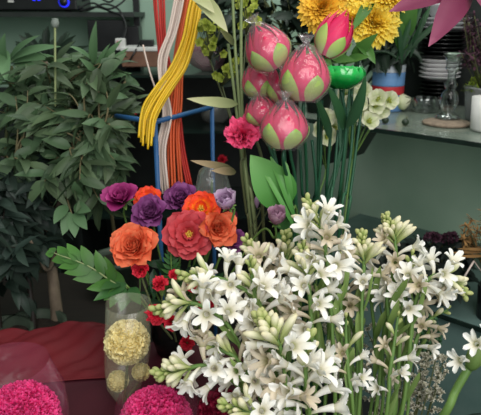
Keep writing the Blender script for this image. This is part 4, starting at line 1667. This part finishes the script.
for _ in range(26):
    c = np.array([mc[0], mc[1], ZS + .1])
    tip = P(476 + rp2.uniform(-16, 22), rp2.uniform(8, 56), 2.0 + rp2.uniform(-.1, .1))
    tube(gs, [c, (c + tip) / 2 + jit(rp2, .02), tip], .0013, 4)
    for k in range(34):
        f = c + (tip - c) * rp2.uniform(.62, 1.02)
        leaf(g, f, np.array([rp2.uniform(-1, 1), rp2.uniform(-1, 1), rp2.uniform(-.3, 1)]), .028, .007, (0, 0, 1), .6, .1, 3)
part('dried_flower', g, m_dryp, t)
part('stem', gs, m_bstem, t)
# white cup
wc = Pz(484, 131, ZS)
t = thing('cup', (wc[0], wc[1], ZS), 'plain white cup at the right end of the upper shelf', 'cup')
g = G()
lathe(g, [(0, .002), (.042, .002), (.046, .01), (.052, .115), (.048, .115), (.042, .012), (0, .01)], 32, T(wc[0], wc[1], ZS))
part('body', g, m_whitepl, t)
# cream bud and small pods on the shelf
bc = Pz(401, 111, ZS)
t = thing('cream_bud', (bc[0], bc[1], ZS), 'cream flower bud lying alone on the shelf near the glass dish', 'bud')
g = G()
M = frame(np.array([bc[0] - .028, bc[1] - .005, ZS + .032]), (1, -.3, .35))
for i in range(5):
    budpetal(g, M, .032, .066, i * 1.257, .8, 1, .0008 * i, 0, 8, 5, .2)
part('petals', g, m_creamfl, t)
g = G()
tube(g, [np.array([bc[0] - .024, bc[1] - .005, ZS + .032]), np.array([bc[0] - .05, bc[1], ZS + .004])], .003, 6)
part('stem', g, m_stem, t)
for i, (px, py, lab) in enumerate(((385, 124, 'dark green round pod on the shelf below the floret cluster'), (405, 126, 'dark green round pod on the shelf below the cream bud'))):
    c = Pz(px, py, ZS)
    t = thing('seed_pod', (c[0], c[1], ZS), lab, 'pod', 'dark pods on the shelf')
    g = G()
    lathe(g, [(0, .001), (.008, .003), (.0135, .012), (.012, .02), (.005, .026), (0, .027)], 12, T(c[0], c[1], ZS))
    part('body', g, m_bead, t)
    g = G()
    tube(g, [c + Z * .025, c + Z * .034 + RT * .006], .0015, 5)
    part('stalk', g, m_bstem, t)

# dark foliage behind the flowers on the upper shelf
rk = random.Random(91)
for i, (px, py, d, cen, rad, lab) in enumerate(((318, 112, 2.42, (282, 26), (60, 54), 'dark leafy plant in shadow behind the pink lotus buds'), (360, 108, 2.36, (386, 16), (22, 44), 'dark leafy plant in shadow behind the yellow chrysanthemums'))):
    c = Pz(px, py, ZS)
    t = thing('shade_plant', (c[0], c[1], ZS), lab, 'plant')
    pot_parts(t, c, ZS, .06, .09, m_bucket)
    st = catmull([np.array([c[0], c[1], ZS + .07]), P(cen[0], cen[1] + 40, d), P(cen[0], cen[1], d)], 6)
    g = G()
    tube(g, st, .006, 6)
    part('stem', g, m_bstem, t)
    tg = [P(cen[0] + rad[0] * rk.uniform(-1, 1), cen[1] + rad[1] * rk.uniform(-1, 1), d + rk.uniform(-.14, .12)) for _ in range(80)]
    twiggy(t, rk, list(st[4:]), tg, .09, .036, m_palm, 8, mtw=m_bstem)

c = np.array([float(P(226, 60, 2.7)[0]), yc + .26, zc1])
t = thing('shade_plant', c, 'dark leafy plant in shadow behind the lime green florets', 'plant')
pot_parts(t, c, zc1 + .001, .06, .09, m_bucket)
tg = [Py(226 + 24 * rk.uniform(-1, 1), 14 + 40 * rk.uniform(-1, 1), yc + .26 + rk.uniform(-.12, .12)) for _ in range(40)]
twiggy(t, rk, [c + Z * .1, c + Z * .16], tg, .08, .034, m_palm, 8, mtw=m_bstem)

# black boxes behind the plates (dark back of the shelf)
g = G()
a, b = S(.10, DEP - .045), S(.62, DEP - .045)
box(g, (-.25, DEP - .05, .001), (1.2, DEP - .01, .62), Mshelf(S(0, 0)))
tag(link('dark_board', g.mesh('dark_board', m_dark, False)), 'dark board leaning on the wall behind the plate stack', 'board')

# ------------------------------------------------------------------ lower shelf: dark flowers and dried bunch
rd = random.Random(101)
lc = Pz(437, 300, ZL)
t = thing('dark_bouquet', (lc[0], lc[1], ZL), 'dark shadowed bunch of leaves and dull pink flowers on the lower shelf', 'bouquet')
g = G()
lathe(g, [(0, .002), (.05, .002), (.06, .10), (.055, .10), (.045, .01), (0, .008)], 20, T(lc[0], lc[1], ZL))
part('vase', g, m_bucket, t)
tg = [Pz(437, 300, ZL) * [1, 1, 0] + np.array([rd.uniform(-.11, .11), rd.uniform(-.09, .09), ZL + rd.uniform(.06, .24)]) for _ in range(34)]
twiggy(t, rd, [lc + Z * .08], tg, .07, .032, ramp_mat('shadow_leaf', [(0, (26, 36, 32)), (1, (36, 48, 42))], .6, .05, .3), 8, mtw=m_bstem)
g = G()
for k in range(5):
    c = lc + np.array([rd.uniform(-.05, .03), rd.uniform(-.04, .03), .25 + rd.uniform(-.02, .02)])
    pompon(g, c, Z, .024, 40, .012, .014, 0, rd)
part('flower', g, m_dryp, t)
lc2 = Pz(492, 318, ZL)
t = thing('dried_bouquet', (lc2[0], lc2[1], ZL), 'brown dried flower bunch with a pale stick on the lower shelf', 'bouquet')
g = G()
lathe(g, [(0, .002), (.05, .002), (.06, .12), (.055, .12), (.045, .01), (0, .008)], 20, T(lc2[0], lc2[1], ZL))
part('vase', g, m_black, t)
g, gs = G(), G()
dd = 1.72
for _ in range(46):
    a = rd.uniform(0, 6.28)
    q = math.sqrt(rd.uniform(0, 1))
    c = P(486 + 24 * q * math.cos(a), 236 + 24 * q * math.sin(a), dd + rd.uniform(-.06, .06))
    for k in range(14):
        leaf(g, c, np.array([rd.uniform(-1, 1), rd.uniform(-1, 1), rd.uniform(-1, 1)]), .024, .006, (0, 0, 1), .7, .1, 3)
    tube(gs, [c, lc2 + Z * .08], .001, 4)
for a, b in (((484, 252), (450, 252)), ((484, 256), (454, 256)), ((486, 250), (458, 248))):
    p, q = P(*a, dd - .05), P(*b, dd - .05)
    leaf(g, p, q - p, np.linalg.norm(q - p), .012, (0, -.6, 1), .1, .1, 6)
part('dried_flower', g, m_dryb, t)
part('stem', gs, m_bstem, t)
g = G()
tube(g, [P(474, 261, dd - .03), P(463, 279, dd - .03)], .0028, 6)
tube(g, [P(474, 261, dd - .03), lc2 + Z * .1], .0012, 6)
part('stick', g, m_wcord, t)
g = G()
lc3 = Pz(398, 296, ZL) + EN * .05
t = thing('dark_bouquet', (lc3[0], lc3[1], ZL), 'dark leafy bunch on the lower shelf behind the tuberose tops', 'bouquet')
lathe(g, [(0, .002), (.05, .002), (.06, .10), (.055, .10), (.045, .01), (0, .008)], 20, T(lc3[0], lc3[1], ZL))
part('vase', g, m_bucket, t)
tg = [lc3 + np.array([rd.uniform(-.12, .12), rd.uniform(-.08, .08), rd.uniform(.06, .19)]) for _ in range(26)]
twiggy(t, rd, [lc3 + Z * .08], tg, .07, .03, bpy.data.materials['shadow_leaf'], 7, mtw=m_bstem)

# ------------------------------------------------------------------ dim bits in the display cabinet
for i, (px, py, r, mat, lab) in enumerate(((222, 160, .026, m_red, 'dim red flower head inside the display cabinet'), (208, 196, .03, m_orange, 'dim orange flower head low in the display cabinet'),
                                           (133, 112, .03, m_red, 'dim red flower head in the cabinet left of the blue post'), (185, 190, .034, m_orange, 'dim orange-red flower head behind the cords'))):
    c = Py(px, py, yc + .16)
    zb = zc2 if c[2] > zc2 else .6
    t = thing('dim_flower', (c[0], c[1], zb), lab, 'flower', 'dim flowers in the cabinet')
    g = G()
    carnation(g, frame(c, (0, -1, .4)), r, 24, rd)
    part('bloom', g, mat, t)
    g = G()
    tube(g, [c, c + np.array([0, .04, -.03]), np.array([c[0], c[1], zb])], .003, 5)
    part('stem', g, m_bstem, t)


def plastic_bag(c, rx, ry, rz, mat, label, seed, zb):
    rng = random.Random(seed)
    t = thing('plastic_wrap', (c[0], c[1], zb), label, 'plastic wrap')
    g = G()
    V, UV = [], []
    n, m = 20, 12
    for i in range(m + 1):
        th = PI * i / m
        for k in range(n):
            a = 2 * PI * k / n
            q = 1 + .14 * math.sin(3 * a + 2 * th * 1.7 + seed) + .09 * rng.uniform(-1, 1)
            V.append(c + np.array([rx * math.sin(th) * math.cos(a) * q, ry * math.sin(th) * math.sin(a) * q, rz * math.cos(th) * (1 + .05 * rng.uniform(-1, 1))]))
            UV.append((k / n, i / m))
    fs = []
    for i in range(m):
        for k in range(n):
            k2 = (k + 1) % n
            fs.append((i * n + k, i * n + k2, (i + 1) * n + k2, (i + 1) * n + k))
    g.add(V, fs, UV)
    part('film', g, mat, t)
    return t


def bagat(px, py, d, zf, rx, rz, label, seed, mat=m_gsleeve):
    c = Py(px, py, yc + .2)
    plastic_bag(np.array([c[0], c[1], max(c[2], zf + rz * .95)]), rx, rx * .7, rz, mat, label, seed, zf)


bagat(216, 136, 2.62, zc2, .075, .06, 'crumpled clear plastic wrap on the cabinet shelf beside the pink carnation', 2)
bagat(208, 62, 2.62, zc1, .09, .075, 'pinkish plastic wrap on top of the display cabinet', 5, film('pink_grey_sleeve', (150, 110, 120), .5, .3, .15, .6, 20))
bagat(212, 188, 1.52, .0, .035, .035, 'crumpled grey plastic between the blooms and the cords', 9) if False else None
g = G()
t = thing('wrapped_bud', VB + [.02, .01, 0], 'bloom wrapped in grey plastic behind the bright orange bloom', 'flower')
c = P(212, 188, 1.34)
bag(g, [c + Z * .055, c + Z * .04, c, c - Z * .05, c - Z * .11], [.012, .03, .042, .03, .008], 20, rd, .08, .7)
part('plastic_wrap', g, m_gsleeve, t)
g = G()
tube(g, [c + Z * .02, c - Z * .1, VB + [.02, .01, 0]], .003, 5)
part('stem', g, m_stem, t)

# ------------------------------------------------------------------ tuberoses
rq = random.Random(111)


def tub_flower(rng, L=.054, D=.054, mat=None, opened=1.):
    g = G()
    n = 7
    pts, rs = [], []
    for i in range(n):
        q = i / (n - 1)
        pts.append((.20 * L * q * q, 0, L * .60 * q))
        rs.append(.0024 + .0042 * q ** 1.6)
    tube(g, pts, rs, 7, 0, None, False)
    dx = nrm(np.array(pts[-1]) - np.array(pts[-2]))
    M = frame(np.array(pts[-1]) - dx * .003, dx)
    for k in range(6):
        petal(g, M, D * .56 * rng.uniform(.82, 1.12), D * (.205 if k % 2 else .17), 6 + 10 * opened, (34 + 46 * opened) + rng.uniform(-22, 22) + 10 * (k % 2), .5, 'strap', k * 1.0472 + rng.uniform(-.2, .2), .0042, 0, 8, 4, .05, rng, 0, base=.75)
    return g


def tub_bud(rng, L, r, mat):
    g = G()
    spindle(g, np.eye(4), L, r, 8, rng.uniform(.3, .6), 0, .66, .28, 8)
    return g


FL = [tub_flower(rq, .054, .056, None, o).mesh('tuberose_flower', m_tub) for o in (1., .75, .5, .3, .9)]
FLC = [tub_flower(rq, .05, .05, None, o).mesh('tuberose_flower_cream', m_tubp) for o in (.8, .4)]
BW = [tub_bud(rq, .052 * s, .0060 * s, m_tubbud).mesh('white_bud', m_tubbud) for s in (1., .85)]
BC = [tub_bud(rq, .029 * s, .0056 * s, m_tubgrn).mesh('green_bud', m_tubbud) for s in (1.1, .9)]
BG = [tub_bud(rq, .017 * s, .0045 * s, m_tubgrn).mesh('tip_bud', m_tubgrn) for s in (1.1, .85)]
TUBS = []


def spike(pts, label, nfl, nbud, seed, wilt=0., toward=.12, blen=.050, flen=.095, size=1., leaves=3, base=None, rstem=.0036, crown=1.):
    """pts: photo points (px, py, depth) from the tip down; the stalk goes on down into the bucket"""
    rng = random.Random(seed)
    W = [P(*p) for p in pts]
    if base is None:
        base = np.array([bt[0] + rng.uniform(-.09, .09), bt[1] + rng.uniform(-.07, .07), .06])
        rim = np.array([bt[0] + (W[-1][0] - bt[0]) * .6, bt[1] + (W[-1][1] - bt[1]) * .6, .64])
        W = W + [rim]
    path = catmull(W + [base], 10)
    t = thing('tuberose', base, label, 'tuberose', 'white tuberose spikes')
    bl0 = np.array(base)
    g = G()
    nn = len(path)
    tube(g, path, np.concatenate([np.linspace(.0018, rstem, min(14, nn)), np.full(max(0, nn - 14), rstem)]), 7)
    part('stem', g, m_stem, t)
    seg = np.linalg.norm(np.diff(path, axis=0), axis=1)
    cum = np.concatenate([[0], np.cumsum(seg)])

    def at(s):
        i = min(np.searchsorted(cum, s, side='right') - 1, nn - 2)
        f = (s - cum[i]) / seg[i]
        return path[i] + (path[i + 1] - path[i]) * f, -nrm(path[i + 1] - path[i])
    cam = nrm(CAM - W[0])
    nbud = int(nbud * 1.5)
    nfl = int(nfl * 1.3 + 1) if flen > .08 else int(nfl * 1.25)
    for k in range(nbud + nfl):
        if k < nbud:
            u = k / max(1, nbud - 1)
            s = .001 + blen * u ** 1.15
            ang = math.radians(8 + 30 * u + rng.uniform(-4, 6)) * crown
            me = (BG if u < .5 else BC if u < .82 else BW)[rng.randrange(2)]
            nm = 'bud'
            sc = size * rng.uniform(.9, 1.15)
        else:
            u = (k - nbud + .5) / max(1, nfl)
            s = blen + (flen) * u
            ang = math.radians(34 + 26 * u + rng.uniform(-8, 12))
            me = (FLC[rng.randrange(2)] if rng.random() < .12 + .8 * wilt else FL[rng.randrange(5)])
            nm = 'flower'
            sc = size * rng.uniform(.9, 1.1)
        p, d = at(s)
        az = k * 2.39996 + rng.uniform(-.3, .3)
        M0 = frame(p, d)
        out = M0[:3, 0] * math.cos(az) + M0[:3, 1] * math.sin(az)
        if nm == 'flower':
            out = nrm(out + cam * toward)
            out = nrm(out - d * np.dot(out, d) + d * .001)
        dirn = d * math.cos(ang) + out * math.sin(ang)
        if nm == 'flower':
            dirn = nrm(dirn + cam * .05)
        r0 = .0022
        # local x leans away from the stalk so the bloom curves outward
        M = frame(p + out * r0, dirn, out, rng.uniform(-.2, .2), sc)
        M[:3, 3] -= bl0
        link(nm, me, t, M)
    for k in range(leaves):
        p, d = at(blen + flen + .02 + .035 * k)
        az = k * 2.4 + seed
        M0 = frame(p, d)
        out = M0[:3, 0] * math.cos(az) + M0[:3, 1] * math.sin(az)
        g = G()
        leaf(g, p, d * .93 + out * .35, rng.uniform(.05, .09), .011, out, -.1 + rng.uniform(0, .5), .35, 6, shape='strap', rng=rng)
        part('leaf', g, m_bract, t)
    TUBS.append(t)
    return t


FL_ = {1: .062, 2: .07, 11: .055, 12: .06, 13: .06, 15: .08, 16: .06, 17: .07, 0: .085}
SZ_ = {1: .9, 2: .88, 11: .9, 12: .85, 13: .82, 15: .72, 16: .75, 17: .72}
SP = [
    # pts(tip..down), label, flowers, buds, wilt, size
    ([(308, 203, 1.02), (320, 225, 1.0), (327, 262, .99), (331, 310, .98), (335, 420, .98)], 'tallest tuberose in the middle, in front of the lotus stems', 11, 14, .1, 1.),
    ([(386, 218, 1.06), (395, 240, 1.06), (394, 280, 1.05), (384, 330, 1.04), (374, 420, 1.02)], 'tuberose with a tall upright green bud tip under the glass shelf', 6, 20, .1, 1.),
    ([(362, 236, 1.04), (364, 262, 1.03), (362, 300, 1.02), (358, 420, 1.0)], 'tuberose with a stubby greenish bud head left of the tall bud tip', 6, 20, .3, 1.),
    ([(303, 248, .98), (306, 270, .97), (310, 300, .96), (316, 420, .95)], 'tuberose with brownish buds just below the tallest spike', 9, 10, .15, 1.),
    ([(184, 276, .96), (208, 277, .96), (234, 284, .96), (262, 312, .97), (288, 420, .97)], 'tuberose leaning far left with pale green buds above the red carnations', 8, 13, .05, 1.),
    ([(247, 240, 1.03), (256, 258, 1.02), (268, 290, 1.01), (284, 340, 1.0), (296, 420, 1.0)], 'tuberose with a cream flower fan right of the purple rose', 7, 9, .45, .95),
    ([(160, 310, .93), (180, 303, .93), (206, 308, .93), (234, 335, .94), (268, 420, .94)], 'tuberose leaning left over the red carnations with drooping white buds', 8, 13, .05, 1.),
    ([(160, 374, .90), (182, 370, .90), (206, 366, .90), (232, 380, .91), (262, 424, .92)], 'lowest left-leaning tuberose with a fat green bud cluster', 7, 18, .05, .95),
    ([(262, 318, .90), (277, 340, .89), (284, 366, .89), (288, 424, .90)], 'tuberose with a broad green bud crown in the front centre', 8, 22, .35, 1.1),
    ([(308, 335, .88), (306, 356, .88), (306, 380, .88), (310, 424, .89)], 'tuberose with large pure white flowers in the front', 7, 4, .0, 1.1),
    ([(224, 406, .86), (240, 410, .86), (262, 418, .86), (280, 440, .87)], 'tuberose with yellowish buds at the bottom edge', 5, 12, .0, .9),
    ([(412, 256, 1.04), (408, 276, 1.03), (402, 310, 1.02), (392, 420, 1.0)], 'tuberose with bright white double flowers right of the tall bud tip', 9, 5, .0, 1.),
    ([(464, 292, 1.0), (446, 276, 1.0), (428, 280, 1.0), (414, 310, 1.0), (400, 420, .99)], 'tuberose bending right with a dangling green bud tip', 9, 14, .1, 1.),
    ([(345, 255, 1.08), (346, 280, 1.08), (348, 310, 1.07), (350, 420, 1.05)], 'tuberose with pinkish cream flowers behind the middle stalks', 10, 8, .7, .9),
    ([(286, 236, 1.08), (286, 256, 1.08), (294, 300, 1.06), (308, 420, 1.03)], 'wilting tuberose with brownish cream buds behind the tallest spike', 7, 12, .9, .95),
    ([(398, 316, .98), (394, 345, .97), (390, 372, .96), (384, 424, .96)], 'sparse tuberose with a few faded flowers low on the right', 6, 3, .5, .9),
    ([(448, 310, 1.04), (432, 318, 1.04), (416, 340, 1.03), (398, 420, 1.02)], 'sparse tuberose with small white flowers beside the dark shelf edge', 6, 4, .4, .85),
    ([(346, 318, .97), (346, 340, .97), (348, 370, .96), (352, 424, .96)], 'bare-topped tuberose stalk with side flowers in the middle', 5, 3, .6, .85),
    ([(250, 262, .97), (254, 290, .96), (264, 320, .96), (280, 420, .95)], 'tuberose with long white closed buds left of the tallest spike', 8, 8, .1, 1.),
    ([(204, 344, .92), (222, 350, .92), (242, 366, .92), (270, 424, .92)], 'tuberose with white starry flowers between the two left-leaning ones', 8, 5, .1, 1.),
]
for i, (pts, lab, nf, nb, wl, sz) in enumerate(SP):
    spike(pts, lab, nf, nb, 200 + i, wl, size=SZ_.get(i, sz * .94), flen=FL_.get(i, .095))
# the thick stalk leaning in from the lower right
br_ = P(430, 470, .86)
rim = np.array([bt[0] + .09, bt[1] - .02, .64])
t = thing('tuberose', [bt[0] + .03, bt[1], .06], 'thick tuberose stalk leaning out at the lower right corner', 'tuberose', 'white tuberose spikes')
pth = catmull([P(484, 338, .84), P(472, 362, .84), P(456, 390, .84), P(438, 424, .85), rim, np.array(t.location)], 9)
g = G()
tube(g, pth, np.linspace(.006, .0062, len(pth)), 9)
part('stem', g, m_stem, t)
g = G()
spindle(g, frame(P(469, 370, .838), P(481, 346, .83) - P(469, 370, .838)), .05, .0125, 10, .2, 0, .45, .3, 8)
part('bulb', g, m_bract, t)
for (px, py, dx, dy, sc) in ((470, 362, -14, -12, .7), (480, 350, -4, -16, .75), (482, 338, 6, -12, .75)):
    p, q = P(px, py, .83), P(px + dx, py + dy, .81)
    M = frame(p - np.array(t.location), q - p, -UP, 0, sc)
    link('flower', FL[px % 5], t, M)
g = G()
leaf(g, P(474, 368, .83), P(486, 356, .82) - P(474, 368, .83), .05, .012, (0, -1, 0), .5, .3, 6)
part('leaf', g, m_bract, t)

# extra bare tuberose leaves and stalks inside the bunch
for i in range(12):
    x = 262 + i * 13 + rq.uniform(-5, 5)
    d = 1.03 + rq.uniform(-.03, .06)
    base = np.array([bt[0] + rq.uniform(-.08, .08), bt[1] + rq.uniform(-.06, .06), .06])
    rim = np.array([bt[0] + (P(x, 420, d)[0] - bt[0]) * .6, bt[1] + rq.uniform(-.05, .05), .64])
    g = G()
    pth = catmull([P(x + rq.uniform(-10, 14), 300 + rq.uniform(-20, 20), d), P(x + rq.uniform(-4, 6), 350, d), P(x, 420, d), rim, base], 7)
    tube(g, pth, .0032, 6)
    t = thing('tuberose_stalk', base, 'bare green stalk with narrow leaves inside the tuberose bunch', 'stalk', 'bare tuberose stalks')
    part('stem', g, m_stem, t)
    g = G()
    for k in range(3):
        p = pth[2 + 4 * k]
        leaf(g, p, np.array([rq.uniform(-.5, .5), rq.uniform(-.5, .2), 1]), rq.uniform(.06, .11), .011, (rq.uniform(-1, 1), -1, 0), rq.uniform(-.2, .6), .35, 6, shape='strap')
    part('leaf', g, m_bract, t)

# ------------------------------------------------------------------ filler sprigs behind the tuberoses
rw = random.Random(121)
bf = P(392, 400, 1.22)
bucket(np.array([bf[0], bf[1], 0]), .10, .50, m_black, 'black bucket holding the small white filler sprigs')
FB = np.array([bf[0], bf[1], .05])
for i in range(22):
    px, py = (rw.uniform(318, 446), rw.uniform(312, 380)) if i < 16 else (rw.uniform(392, 444), rw.uniform(340, 400))
    if px > 425:
        py = max(py, 356)
    d = 1.2 + rw.uniform(-.05, .05)
    tip = P(px, py, d)
    root = FB + jit(rw, .05)
    mid = P(px - (px - 392) * .35, py + 60, d + .02)
    pth = catmull([tip, mid, root], 8)
    t = thing('filler_sprig', root, 'thin olive sprig of tiny white filler flowers behind the tuberoses', 'filler flower', 'white filler sprigs')
    g = G()
    tube(g, pth, .0013, 5)
    gb = G()
    for j in range(9):
        s = .002 + .11 * j / 9
        q = tip + (mid - tip) * min(.95, s / np.linalg.norm(mid - tip))
        dv = np.array([rw.uniform(-1, 1), rw.uniform(-1, .3), rw.uniform(.1, 1.)])
        e = q + nrm(dv) * rw.uniform(.012, .03)
        tube(g, [q, e], .0007, 4)
        for k in range(7):
            c = q + (e - q) * (.35 + .65 * k / 6)
            M = frame(c, np.array([rw.uniform(-1, 1), rw.uniform(-1, 1), rw.uniform(-.2, 1)]))
            for m in range(4):
                petal(gb, M, .0066, .0058, 20, 60, .3, 'round', m * 1.57, .0004, 0, 2, 2, 0, rw)
    part('stem', g, m_bstem, t)
    part('blossoms', gb, m_filler, t)
t = thing('dark_filler', FB, 'dark green bobbly sprig beside the teal cupboard', 'filler flower')
g = G()
gs = G()
for _ in range(150):
    a, q = rw.uniform(0, 6.28), math.sqrt(rw.uniform(0, 1))
    c = P(428 + 13 * q * math.cos(a), 336 + 22 * q * math.sin(a), 1.3 + rw.uniform(-.03, .03))
    lathe(g, [(0, -.005), (.004, -.003), (.005, .001), (.003, .005), (0, .006)], 6, frame(c, (rw.uniform(-1, 1), -1, rw.uniform(-1, 1))))
tube(gs, catmull([P(428, 330, 1.3), P(424, 370, 1.28), FB], 7), .002, 5)
for _ in range(20):
    tube(gs, [P(427, 352, 1.3), P(428 + rw.uniform(-12, 12), 336 + rw.uniform(-20, 14), 1.3)], .0008, 4)
part('seed_heads', g, m_dgreen, t)
part('stem', gs, m_bstem, t)

# ------------------------------------------------------------------ light
def area(name, loc, target, size, power, color=(1, 1, 1), sy=None):
    l = bpy.data.lights.new(name, 'AREA')
    l.energy = power
    l.color = color
    l.size = size
    if sy:
        l.shape = 'RECTANGLE'
        l.size_y = sy
    o = bpy.data.objects.new(name, l)
    COL.objects.link(o)
    o.location = loc
    o.rotation_euler = (Vector(target) - Vector(loc)).to_track_quat('-Z', 'Y').to_euler()
    return o


area('shop_light', (.45, -.1, 2.75), (.15, 1.1, .95), 1.5, 34, (1., .97, .93))
area('street_light', (.6, -1.6, 2.1), (0, 1.6, 1.0), 1.8, 38, (.97, .99, 1.))
area('back_light', (-.1, 2.3, 2.75), (-.1, 2.5, 1.2), .7, 11, (.95, 1., .97))
w = bpy.data.worlds.new('world')
bpy.context.scene.world = w
area('shelf_fill', (.75, 1.75, 2.7), (.85, 2.4, 1.2), .5, 9, (1., .98, .95))  # added fill that brightens the plates, not a visible lamp
w.use_nodes = True
bg = w.node_tree.nodes['Background']
bg.inputs[0].default_value = (.80, .90, .88, 1)
bg.inputs[1].default_value = .38

# ------------------------------------------------------------------ camera
cd = bpy.data.cameras.new('camera')
cam = bpy.data.objects.new('camera', cd)
COL.objects.link(cam)
cam.location = CAM.tolist()
cam.rotation_euler = (PI / 2 - TH, 0, 0)
cd.sensor_width = 36
cd.lens = 36 * F / 481
cd.clip_start = .05
cd.dof.use_dof = True
cd.dof.focus_distance = 1.05
cd.dof.aperture_fstop = 9.0
bpy.context.scene.camera = cam
sc = bpy.context.scene
sc.view_settings.view_transform = 'Standard'
sc.view_settings.look = 'None'
sc.view_settings.exposure = 0
sc.cycles.transparent_max_bounces = 16
sc.cycles.max_bounces = 6
